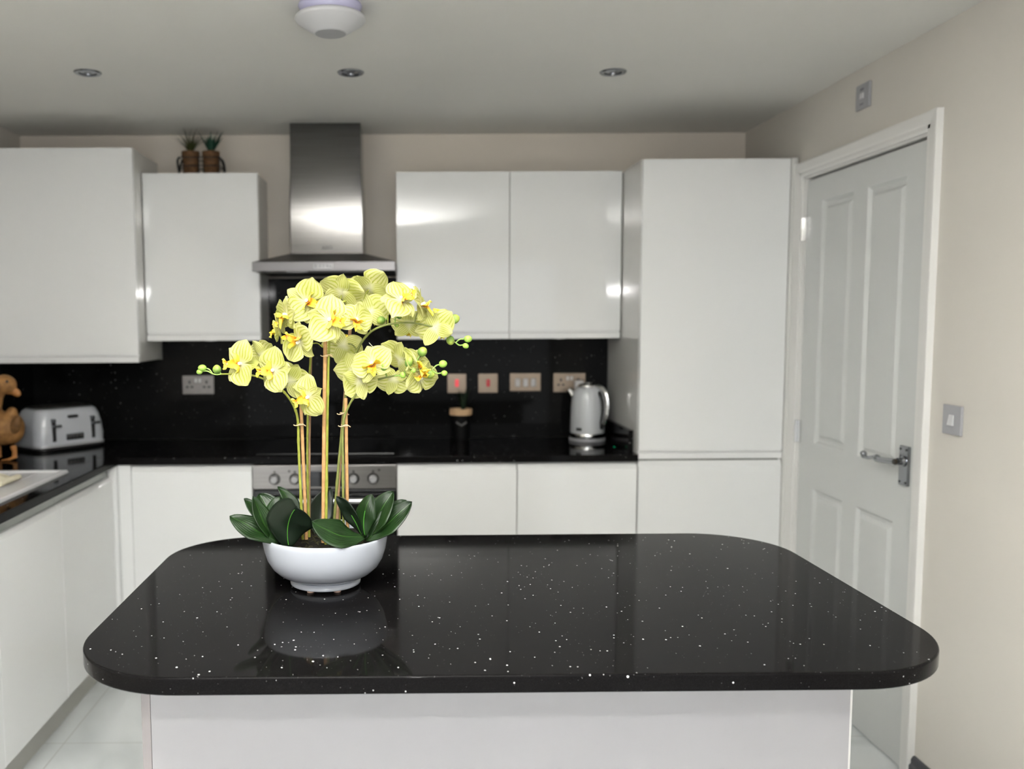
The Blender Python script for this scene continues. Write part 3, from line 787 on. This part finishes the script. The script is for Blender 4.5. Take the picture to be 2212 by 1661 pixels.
for s, x_ in ((-1, xa), (1, xb)):
    pts = [(x_, py_-.03, zp+.082), (x_+s*.008, py_-.028, zp+.070), (x_+s*.012, py_, zp+.042), (x_+s*.012, py_+.02, zp+.03), (x_+s*.008, py_+.028, zp+.06), (x_, py_+.03, zp+.082)]
    obj('carry_handle', MB().tube(spline(pts, 6), .0045, 8), M['wire'], wire)
# black pot with pale wooden rim on the back worktop
px_, pyy = .262, 4.13
t = thing('potted_plant', 'small dark plant in a black pot with pale wooden rim, on the worktop', 'potted plant', (px_, pyy, .9103))
pt = obj('pot', MB().lathe([(0, 0), (.038, 0), (.040, .01), (.045, .128), (.041, .128), (.040, .12), (0, .12)], 32, (px_, pyy, .9103)), mat('matt black pot', (.004, .004, .004), .5, spec=.12), t)
obj('wooden_rim', MB().lathe([(.0452, .118), (.052, .118), (.053, .121), (.053, .144), (.051, .147), (.043, .147), (.043, .128), (.0452, .128)], 36, (px_, pyy, .9103), closed=True), paint('pale wood', (.62, .42, .24), .6, .1, 30, 0), t)
hm = MB()
for k in range(7):
    a = -PI/2+(k-3)*.17
    hm.ball((px_+.0435*math.cos(a), pyy+.0435*math.sin(a), .9103+.085+.012*(1-abs(k-3)/3)*(-1)), .004, .002, .005)
obj('printed_motif', hm, mat('grey motif', (.10, .10, .10), .6), pt)
obj('foliage', blades(MB(), (px_+.012, pyy, .9103+.125), 30, .13, .55, .0035, .6, 9), mat('dark green blades', (.008, .020, .008), .5), t)
obj('soil', MB().lathe([(0, .128), (.0415, .126)], 24, (px_, pyy, .9103)), M['soil'], t)

# ------------------------------------------------------------------ island
IX0, IX1, IY0, IY1 = -.566, .925, 1.345, 2.268
t = thing('kitchen_island', 'white gloss island base under the black island top', 'island', ((IX0+IX1)/2, 1.93, 0))
bx0, bx1, byf, byb = -.493, .832, 1.595, 2.215
obj('carcass', MB().box(bx0+.018, bx1-.018, byf+.020, byb, .0, .8795), CARC, t, smooth=False)
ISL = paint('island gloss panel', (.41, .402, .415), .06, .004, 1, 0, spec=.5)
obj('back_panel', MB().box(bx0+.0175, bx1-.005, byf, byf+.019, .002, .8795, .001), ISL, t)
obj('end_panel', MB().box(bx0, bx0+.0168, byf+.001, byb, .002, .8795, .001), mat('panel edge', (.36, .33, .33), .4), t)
obj('end_panel', MB().box(bx1-.0045, bx1, byf+.002, byb, .002, .8795, .0008), M['trim_white'], t)
# rounded top
def round_top(x0, x1, y0, y1, r, n=20):
    out = []
    for cx_, cy_, a0, rx, ry in ((x1-r, y1-r, 0, r, r), (x0+r, y1-r, PI/2, r, r), (x0+r, y0+r, PI, r, r), (x1-r, y0+r, 1.5*PI, r, r)):
        for i in range(n+1):
            a = a0+PI/2*i/n; out.append((cx_+rx*math.cos(a), cy_+ry*math.sin(a)))
    return out
lv = [(-.0035, .88), (-.001, .8815), (0, .884), (0, .906), (-.001, .9085), (-.0035, .91)]
vs, fs = [], []
for g, z_ in lv:
    ring = round_top(IX0-g*-1 if False else IX0-g, IX1+g, IY0-g, IY1+g, .205+g); n = len(ring); vs += [(a, b, z_) for a, b in ring]
for i in range(len(lv)-1):
    for j in range(n): fs.append((i*n+j, i*n+(j+1) % n, (i+1)*n+(j+1) % n, (i+1)*n+j))
fs.append(tuple(range(n))); fs.append(tuple((len(lv)-1)*n+j for j in range(n)))
tag(obj('island_top', MB().add(vs, fs), M['quartz'], ang=50), 'black sparkle quartz island top with rounded corners', 'worktop')

# ------------------------------------------------------------------ ORCHID
OX, OY, OZ = -.1695, 1.838, .9103
orc = thing('potted_orchid', 'artificial yellow orchid in a white bowl on the island', 'potted plant', (OX, OY, OZ))
bowl = obj('bowl', MB().lathe([(0, .008), (.066, .008), (.071, .0045), (.0735, .006), (.074, .011), (.069, .016), (.071, .018), (.084, .0225), (.099, .031), (.1125, .044), (.122, .061), (.1275, .080), (.1308, .099), (.1315, .107), (.1305, .110), (.128, .1105), (.1265, .109), (.124, .098), (.118, .080), (.0, .080)], 72, (OX, OY, OZ)), M['ceramic'], orc, ang=60)
for a in (-2.02, -1.08, .5, 2.6):
    obj('foot_pad', MB().lathe([(0, .0), (.0075, .0), (.0085, .003), (.0075, .0062), (0, .0062)], 14, (OX+.060*math.cos(a), OY+.060*math.sin(a), OZ)), M['pad'], bowl)
sm = MB(); nr, na = 12, 40
vs = []; fs = []
for i in range(nr+1):
    for j in range(na):
        r = .1215*i/nr; a = 2*PI*j/na
        vs.append((OX+r*math.cos(a), OY+r*math.sin(a), OZ+.092+.006*noise.noise(Vector((r*60*math.cos(a), r*60*math.sin(a), 1)))+.004*(1-i/nr)))
for i in range(nr):
    for j in range(na): fs.append((i*na+j, i*na+(j+1) % na, (i+1)*na+(j+1) % na, (i+1)*na+j))
sm.add(vs, fs); obj('soil', sm, M['soil'], orc)
mm = MB(); rnd = random.Random(4)
for k in range(160):
    a = rnd.uniform(0, 2*PI); r = rnd.uniform(0, .1)
    p = Vector((OX+r*math.cos(a), OY+r*math.sin(a), OZ+.098)); q_ = p+Vector((rnd.uniform(-.012, .012), rnd.uniform(-.012, .012), rnd.uniform(-.002, .004)))
    mm.tube([p, (p+q_)/2+Vector((0, 0, .003)), q_], .0007, 4)
obj('moss', mm, M['moss'], orc)['kind'] = 'stuff'

def op(u, v, dy=0): return at(u, v, OY+dy)

def leaf(base, mid, tip, W, nrm, fold=.25, curl=.0, under=False, tipround=.62, rib=False):
    b, m_, t_ = [Vector(p) for p in (base, mid, tip)]; nrm = Vector(nrm).normalized()
    ns, nt = 22, 10; vs, uvs, fs = [], [], []; mids = []
    for i in range(ns+1):
        s_ = i/ns
        p = b*(1-s_)**2+m_*2*s_*(1-s_)+t_*s_*s_
        tg = ((m_-b)*2*(1-s_)+(t_-m_)*2*s_).normalized()
        side = tg.cross(nrm).normalized(); nn = side.cross(tg).normalized()
        w = W*.60*max(.0, math.sin(PI*min(1, s_**.82*.94+.06)))**tipround*(.35+.65*min(1, s_*2.2))
        if s_ > .985: w *= .3
        mids.append((p, nn))
        for k in range(nt+1):
            t2 = k/nt*2-1
            ww = w*t2
            off = nn*(fold*w*(abs(t2)**1.3)-curl*w*max(0, s_-.55)*abs(t2)*2)
            rip = nn*(.0012*math.sin(s_*11+t2*3))
            vs.append(p+side*ww+off+rip); uvs.append((s_, k/nt))
    for i in range(ns):
        for k in range(nt): fs.append((i*(nt+1)+k, i*(nt+1)+k+1, (i+1)*(nt+1)+k+1, (i+1)*(nt+1)+k))
    mb = MB().add(vs, fs, uvs)
    o = obj('leaf', mb, M['leaf_under'] if under else M['leaf'], orc, raw=True)
    sd = o.modifiers.new('s', 'SOLIDIFY'); sd.thickness = .0014; sd.offset = 0
    if rib:
        pts = [p-nn*.0012 if False else p+nn*(-.0005) for p, nn in mids]
        side_ = -1 if rib < 0 else 1
        pts = [p+nn*.0012*side_ for p, nn in mids][1:int(len(mids)*abs(rib))]
        obj('midrib', MB().tube(pts, .0009, 6), M['rib'], o)
    return o
def zo(x, y): return (480+x/5.267, 1020+y/5.267)
def L(bz, mz, tz, dys, W, nrm, **k):
    P = [op(*zo(*q_), dy) for q_, dy in zip((bz, mz, tz), dys)]
    return leaf(P[0], P[1], P[2], W, nrm, **k)
CAM = Vector((.15, -1, .35))
# left cluster
L((625, 800), (360, 640), (85, 500), (-.075, -.075, -.06), .050, (.0, -.55, .85), fold=.10)
L((625, 830), (440, 560), (350, 275), (-.070, -.06, -.045), .042, (.75, -.6, .3), fold=.35)
L((640, 820), (560, 480), (420, 245), (-.035, -.02, -.005), .066, (.3, -1, .5), fold=.3)
L((640, 830), (600, 480), (655, 275), (-.06, -.05, -.03), .050, (-.35, -.9, .4), fold=.3)
L((760, 850), (700, 560), (850, 395), (-.095, -.10, -.125), .080, (.0, -1, .25), fold=-.30, curl=.4, under=True, rib=.93, tipround=.42)
L((770, 840), (700, 470), (800, 372), (-.085, -.080, -.060), .070, (.0, -1, .35), fold=-.2, under=True, tipround=.45)
L((900, 560), (800, 330), (630, 165), (.03, .045, .05), .026, (.5, -.8, .4), fold=.3, rib=.45)
L((600, 780), (380, 420), (250, 300), (.03, .05, .06), .030, (.0, -.3, 1), fold=.3)
L((960, 700), (1010, 430), (980, 190), (.06, .08, .09), .020, (1, -.5, .1), fold=.2)
L((1080, 720), (1060, 450), (1235, 175), (.05, .08, .10), .050, (.35, -.9, .2), fold=.3, under=True)
# right cluster
L((1610, 740), (1310, 770), (1022, 560), (-.075, -.11, -.115), .058, (-.25, -.70, .8), fold=.10)
L((1600, 730), (1470, 430), (1300, 275), (-.060, -.060, -.055), .033, (-.75, -.6, .3), fold=.2, under=True, rib=.5)
L((1630, 730), (1570, 480), (1708, 250), (-.065, -.07, -.06), .042, (-.5, -.9, .1), fold=-.15, rib=.62)
L((1620, 760), (1770, 500), (1945, 215), (-.05, -.045, -.03), .054, (-.5, -.9, .45), fold=.35)
L((1640, 775), (1900, 590), (2158, 335), (-.06, -.055, -.045), .050, (-.45, -.85, .5), fold=.30)
L((1640, 760), (1880, 520), (2095, 318), (-.03, -.02, -.01), .045, (-.4, -.8, .6), fold=.3)

# canes, stems, ties
def cane(pts, r, m_):
    P = spline([op(*p) for p in pts], 6)
    return obj('cane', MB().tube(P, r, 10), m_, orc)
def stem(pts, r0, r1, m_, knots=True, name='stem'):
    P = spline([op(*p) for p in pts], 8); n = len(P)
    rs = []
    for i in range(n):
        r = r0+(r1-r0)*i/(n-1)
        if knots and i % 11 == 6: r *= 1.28
        rs.append(r)
    return obj(name, MB().tube(P, rs, 10), m_, orc)
cane([(662, 1165, -.02), (657, 1040, -.02), (650, 868, -.02)], .0036, M['cane'])
cane([(668, 1160, .01), (668, 960, .015), (672, 735, .02)], .0030, M['cane_dark'])
cane([(698, 1172, -.035), (700, 940, -.035), (703, 720, -.03)], .0040, M['cane'])
cane([(727, 1160, -.01), (734, 1000, .0), (745, 860, .01), (757, 700, .02)], .0036, M['cane_dark'])
cane([(751, 1160, -.03), (749, 1010, -.03), (747, 860, -.03)], .0036, M['cane'])
S_, SD = M['stem'], M['stem_dark']
stem([(654, 1165, -.03), (649, 1050, -.03), (645, 960, -.03), (643, 905, -.032), (632, 872, -.035), (612, 845, -.04), (590, 828, -.045), (550, 812, -.05), (510, 808, -.055), (478, 808, -.055)], .0030, .0016, S_)
stem([(668, 1160, .005), (664, 1000, .008), (666, 860, .01), (672, 760, .01), (676, 690, .0), (660, 650, -.01), (632, 660, -.02), (605, 700, -.03)], .0026, .0016, S_)
stem([(704, 1180, -.04), (706, 1000, -.035), (708, 860, -.035), (711, 745, -.03), (716, 690, -.015), (735, 655, .0), (770, 650, .01), (800, 660, .015)], .0030, .0018, S_)
stem([(720, 1150, -.01), (731, 1010, -.005), (742, 900, .0), (752, 810, .0), (770, 760, -.01), (795, 722, -.02), (830, 703, -.03), (880, 697, -.035), (920, 702, -.035), (950, 709, -.035), (968, 730, -.035), (984, 740, -.035)], .0030, .0014, SD)
stem([(742, 1150, -.04), (741, 1000, -.04), (741, 920, -.04), (752, 880, -.042), (775, 845, -.05), (805, 824, -.055), (845, 813, -.058), (885, 806, -.058), (915, 797, -.058), (935, 799, -.058)], .0028, .0013, SD)
stem([(736, 1160, .0), (732, 1060, .0), (738, 960, .0), (745, 880, .0)], .0022, .0018, S_)
def tie(u, v, dy, w=20):
    m_ = MB(); p = op(u, v, dy)
    for dz in (-.0012, .0012):
        m_.lathe([(.0066, -.001), (.0074, 0), (.0066, .001)], 16, (p.x, p.y+.002, p.z+dz))
    m_.tube(spline([p+Vector((-.003, -.007, 0)), p+Vector((.006, -.010, .002)), p+Vector((.013, -.010, -.002))], 4), .0010, 6)
    m_.tube(spline([p+Vector((.002, -.007, 0)), p+Vector((-.008, -.010, -.001)), p+Vector((-.012, -.010, .001))], 4), .0010, 6)
    obj('tie', m_, M['tie'], orc)
tie(648, 917, -.028); tie(706, 768, -.03); tie(744, 919, -.036); tie(741, 893, -.005)

# flowers
def grid_petal(mb, Mx, Ln, W, cup, bend, kind, rnd):
    ns, nt = 12, 10; vs, uvs, fs = [], [], []
    ph = rnd.uniform(0, 6)
    for i in range(ns+1):
        s_ = i/ns
        if kind == 'petal': w = W/2*(math.sin(PI*min(1, (s_**.80)*.93+.035)))**.52*(.30+.70*min(1, s_*2.6))
        else: w = W/2*(math.sin(PI*min(1, (s_**.9)*.93+.05)))**.72
        if i == ns: w *= .55
        for k in range(nt+1):
            t2 = k/nt*2-1
            y = Ln*s_ * (1-.06*t2*t2 if kind == 'petal' else 1)
            z_ = cup*(t2*t2)*w+bend*Ln*s_*s_+.0016*math.sin(5*s_+3*t2+ph)*s_*(1+abs(t2))
            vs.append(Mx @ Vector((w*t2, y, z_))); uvs.append((s_, k/nt))
    for i in range(ns):
        for k in range(nt): fs.append((i*(nt+1)+k, i*(nt+1)+k+1, (i+1)*(nt+1)+k+1, (i+1)*(nt+1)+k))
    mb.add(vs, fs, uvs)
def flower(u, v, dy, az, el, roll, sc=1.0, seed=0, bend=.0, open_=1.0, close=0):
    """az: 0 faces the viewer, + turns right; el: + tilts up; roll turns about its own axis (degrees, + clockwise)"""
    rnd = random.Random(seed+int(u)*7+int(v))
    p = op(u, v, dy)
    a, e = math.radians(az), math.radians(el)
    n = Vector((math.sin(a)*math.cos(e), -math.cos(a)*math.cos(e), math.sin(e)))
    up = Vector((0, 0, 1)); up = (up-n*up.dot(n))
    if up.length < .05: up = Vector((0, 1, 0))
    up.normalize(); right = up.cross(n)
    R = Matrix((right, up, n)).transposed().to_4x4()
    Mx = Matrix.Translation(p) @ R @ Matrix.Rotation(-math.radians(roll), 4, 'Z')
    k = .001*sc
    mb = MB()
    def place(ang, lift): return Mx @ Matrix.Rotation(-math.radians(ang), 4, 'Z') @ Matrix.Rotation(math.radians(lift), 4, 'X')
    j = lambda s_: rnd.uniform(-s_, s_)
    # sepals behind, petals in front
    for ang in (0, 128, -128): grid_petal(mb, place(ang+j(5), 4+j(8)-close), 44*k, 33*k, .10, bend-.10+j(.08), 'sepal', rnd)
    for ang in (72, -72):
        grid_petal(mb, Mx @ Matrix.Translation((0, 0, .002*sc)) @ Matrix.Rotation(-math.radians(ang+j(5)), 4, 'Z') @ Matrix.Rotation(math.radians(14+j(9)+close), 4, 'X'), 50*k, 60*k, .14, bend-.22+j(.1), 'petal', rnd)
    fl = obj('flower', mb, M['petal'], orc, raw=True)
    # lip: two upright side lobes and a forward arrow-shaped midlobe
    lp = MB()
    T = Mx @ Matrix.Translation((0, -.003*sc, .004*sc)) @ Matrix.Scale(1.35, 4)
    for s_ in (-1, 1):
        A_ = T @ Matrix.Rotation(s_*math.radians(48), 4, 'Y') @ Matrix.Rotation(math.radians(62), 4, 'X')
        grid_petal(lp, A_, 18*k, 15*k, .45, .35, 'sepal', rnd)
    A_ = T @ Matrix.Rotation(math.radians(180), 4, 'Z') @ Matrix.Rotation(math.radians(58), 4, 'X')
    grid_petal(lp, A_, 21*k, 14*k, .55, -.45, 'sepal', rnd)
    for s_ in (-1, 1):
        A_ = T @ Matrix.Translation((0, -.010*sc, .015*sc)) @ Matrix.Rotation(-s_*math.radians(120), 4, 'Z') @ Matrix.Rotation(math.radians(30), 4, 'X')
        grid_petal(lp, A_, 11*k, 7*k, .3, .1, 'sepal', rnd)
    obj('lip', lp, M['lip'], fl, raw=True)
    cm = MB(); c0 = Mx @ Vector((0, 0, .001)); c1_ = Mx @ Vector((0, .003*sc, .012*sc))
    cm.tube([c0, (c0+c1_)/2, c1_], [.0030*sc, .0036*sc, .0032*sc], 10)
    obj('column', cm, M['column'], fl)
    return p, n
FL = [
 # u, v, dy, az, el, roll, scale
 (522, 786, -.060, -28, 6, 82, .98),     # left spray, outermost
 (592, 800, -.060, -24, 4, 80, .98),
 (566, 768, -.030, 150, 20, 20, .80),
 (626, 822, -.035, 165, 5, -30, .92),
 (667, 857, -.070, -28, -8, 66, .90),
 (661, 652, -.030, 22, 8, -58, 1.0),      # upper left spray
 (622, 680, -.045, -60, -5, 10, .88),
 (607, 706, -.030, -95, -5, 40, .80),
 (648, 736, -.060, -36, -10, 142, .95),
 (712, 692, -.075, 14, 6, -66, 1.04),     # centre
 (767, 692, -.060, 25, 5, 15, .82),
 (738, 632, -.005, 160, 35, -20, .98),
 (796, 622, .000, 175, 40, 25, .98),
 (796, 676, .005, 170, 8, 15, 1.0),
 (742, 745, .000, 172, -5, 160, .92),
 (866, 650, -.050, 22, 38, -74, .95),     # upper right spray
 (908, 660, -.045, 70, 15, -10, .92),
 (940, 708, -.040, 155, 0, 25, .92),
 (884, 700, .00, 170, -10, 0, .85),
 (806, 788, -.080, -15, 14, -20, .92),    # lower right spray
 (766, 800, -.020, 175, 0, 20, .88),
 (776, 822, -.055, 150, 0, -160, .92),
 (862, 778, -.045, 140, 25, -25, .98),
 (898, 792, -.050, 60, 10, 30, .86),
 (905, 812, -.050, 35, -12, 170, .86),
 (850, 818, -.03, 160, -20, 170, .80),
]
for i, f_ in enumerate(FL): flower(*f_, seed=i)

# pedicels
def twig(a, b, r=.0012, m_=None, sag=.004):
    A_, B_ = op(*a), op(*b); mid = (A_+B_)/2+Vector((0, 0, sag))
    obj('pedicel', MB().tube(spline([A_, mid, B_], 5), r, 8), m_ or M['stem'], orc)
twig((630, 872, -.035), (664, 862, -.06)); twig((608, 842, -.04), (622, 828, -.035)); twig((575, 820, -.047), (592, 803, -.055)); twig((530, 810, -.052), (521, 790, -.055))
twig((676, 742, .0), (697, 750, -.03)); twig((800, 716, -.022), (801, 682, .0), m_=SD); twig((838, 701, -.03), (838, 680, -.03)); twig((895, 698, -.035), (906, 664, -.04), m_=SD)
twig((712, 720, -.025), (713, 696, -.06)); twig((735, 655, 0), (738, 637, 0)); twig((785, 652, .01), (796, 626, .0)); twig((770, 755, -.01), (752, 742, 0), m_=SD)
twig((770, 848, -.05), (776, 824, -.05), m_=SD); twig((800, 826, -.055), (806, 794, -.075)); twig((870, 808, -.058), (898, 795, -.05)); twig((645, 655, -.015), (660, 655, -.025)); twig((640, 700, -.02), (648, 735, -.05))
twig((950, 709, -.035), (941, 709, -.04)); twig((797, 740, -.01), (808, 752, -.01), .0007, M['column'], 0)

# buds
def bud(u, v, dy, rpx, stretch, ang, m_='bud', stalk=None):
    p = op(u, v, dy); r = rpx/(F/(OY+dy)); a = math.radians(ang)
    axis = Vector((math.cos(a), -.25, math.sin(a))).normalized()
    q_ = axis.to_track_quat('Z', 'Y').to_matrix().to_4x4(); T = Matrix.Translation(p) @ q_
    ns, nt = 12, 16; vs, uvs, fs = [], [], []
    for i in range(ns+1):
        s_ = i/ns; th = PI*s_
        for k in range(nt):
            f2 = 2*PI*k/nt
            rr = r*math.sin(th)*(1+.06*math.cos(3*f2))*(1.0-.12*s_)
            vs.append(T @ Vector((rr*math.cos(f2), rr*math.sin(f2), -math.cos(th)*r*stretch))); uvs.append((s_, k/nt))
    for i in range(ns):
        for k in range(nt): fs.append((i*nt+k, i*nt+(k+1) % nt, (i+1)*nt+(k+1) % nt, (i+1)*nt+k))
    b = obj('bud', MB().add(vs, fs, uvs), M[m_], orc, raw=True)
    if stalk:
        A_ = op(*stalk); B_ = p-axis*r*stretch*.9
        mid = (A_+B_)/2+Vector((0, 0, .003 if stalk[1] > v else -.003))
        obj('bud_stalk', MB().tube(spline([A_, mid, B_], 6), .0013, 8), M['twig'], b)
bud(982, 689, -.04, 11, 1.05, 20, stalk=(950, 709, -.035))
bud(973, 735, -.03, 9.5, 1.1, -80, stalk=(968, 722, -.035))
bud(1011, 732, -.035, 8, 1.1, 0, 'bud_small', stalk=(984, 740, -.035))
bud(1006, 747, -.035, 6.3, 1.1, -20, 'bud_small', stalk=(984, 740, -.035))
bud(823, 692, -.01, 9.5, 1.0, 200, stalk=(838, 685, -.02)); bud(857, 702, -.02, 5, 1.1, -60, stalk=(853, 690, -.02)); bud(863, 684, -.01, 5.5, 1.0, 30, stalk=(853, 690, -.02))
bud(831, 792, -.085, 11, 1.05, 85, stalk=(835, 813, -.058)); bud(884, 782, -.07, 9.5, 1.3, 70, stalk=(874, 806, -.058)); bud(912.6, 760, -.06, 11, 1.0, 55, stalk=(898, 790, -.058))
bud(870, 810, -.07, 6.6, 1.1, 100, 'bud_small', stalk=(850, 813, -.058)); bud(893, 801, -.07, 5.6, 1.1, 45, 'bud_small', stalk=(876, 809, -.058))
bud(929, 808, -.055, 9.5, 1.1, -20, stalk=(915, 799, -.058)); bud(957, 786, -.058, 8.6, 1.05, 10, 'bud_small', stalk=(933, 800, -.058)); bud(960, 806, -.058, 6.6, 1.05, 0, 'bud_small', stalk=(933, 800, -.058))
bud(437, 795, -.055, 8, 1.15, 175, 'bud_small', stalk=(460, 808, -.055)); bud(431, 803, -.055, 6, 1.1, 190, 'bud_small', stalk=(460, 808, -.055)); bud(469, 797.5, -.055, 9.8, 1.0, 100, stalk=(478, 808, -.055))
stem([(478, 808, -.055), (468, 809, -.055), (458, 807, -.055)], .0014, .0012, M['twig'], False, name='stem')

# ------------------------------------------------------------------ lights
def light(name, typ, loc, energy, col=(1, 1, 1), **k):
    l = bpy.data.lights.new(name, typ); l.energy = energy; l.color = col
    for a, v in k.items(): setattr(l, a, v)
    o = bpy.data.objects.new(name, l); COL.objects.link(o); o.location = loc; return o
# speedlight on the camera, head tilted at the ceiling, with some spill straight ahead
sp_ = light('flash_bounce', 'SPOT', (-.28, -.15, 1.32), 1850, (.985, .985, .985), spot_size=math.radians(80), spot_blend=.8, shadow_soft_size=.03)
d_ = Vector((-.24, .44, ZC))-sp_.location
sp_.rotation_euler = d_.to_track_quat('-Z', 'Y').to_euler()
fl_ = light('flash_spill', 'SPOT', (.03, -.02, 1.73), 32, (1, .99, .98), spot_size=math.radians(150), spot_blend=.6, shadow_soft_size=.025)
fl_.rotation_euler = (math.radians(106), 0, 0)
# world fill light let in through the added opening behind the camera (portal only guides the sampling, it emits nothing)
po = light('fill_portal', 'AREA', ((OPX0+OPX1)/2, Y0-.05, OPZ/2), 1, shape='RECTANGLE', size=OPX1-OPX0, size_y=OPZ)
po.rotation_euler = (math.radians(90), 0, 0); po.data.cycles.is_portal = True
w = bpy.data.worlds.new('World'); scene.world = w; w.use_nodes = True
w.node_tree.nodes['Background'].inputs[0].default_value = (.95, .98, 1.0, 1); w.node_tree.nodes['Background'].inputs[1].default_value = 1.55

# ------------------------------------------------------------------ camera
cam = bpy.data.cameras.new('Camera'); co = bpy.data.objects.new('Camera', cam); COL.objects.link(co)
R = Matrix((_r2, -_d2, -_f)).transposed()
co.matrix_world = Matrix.Translation((0, 0, CAMZ)) @ R.to_4x4()
cam.sensor_fit = 'HORIZONTAL'; cam.sensor_width = 36; cam.lens = F/2212*36
cam.shift_x = (1106-CX)/2212; cam.shift_y = (CY-830.5)/2212
cam.clip_start = .05
cam.dof.use_dof = True; cam.dof.focus_distance = 1.75; cam.dof.aperture_fstop = 3.0
scene.camera = co
scene.view_settings.view_transform = 'Standard'
scene.view_settings.look = 'None'
scene.view_settings.exposure = 0.2
scene.cycles.use_denoising = True
scene.cycles.sample_clamp_indirect = 60
scene.cycles.caustics_reflective = False; scene.cycles.caustics_refractive = False
scene.cycles.max_bounces = 10; scene.cycles.diffuse_bounces = 5; scene.cycles.glossy_bounces = 5
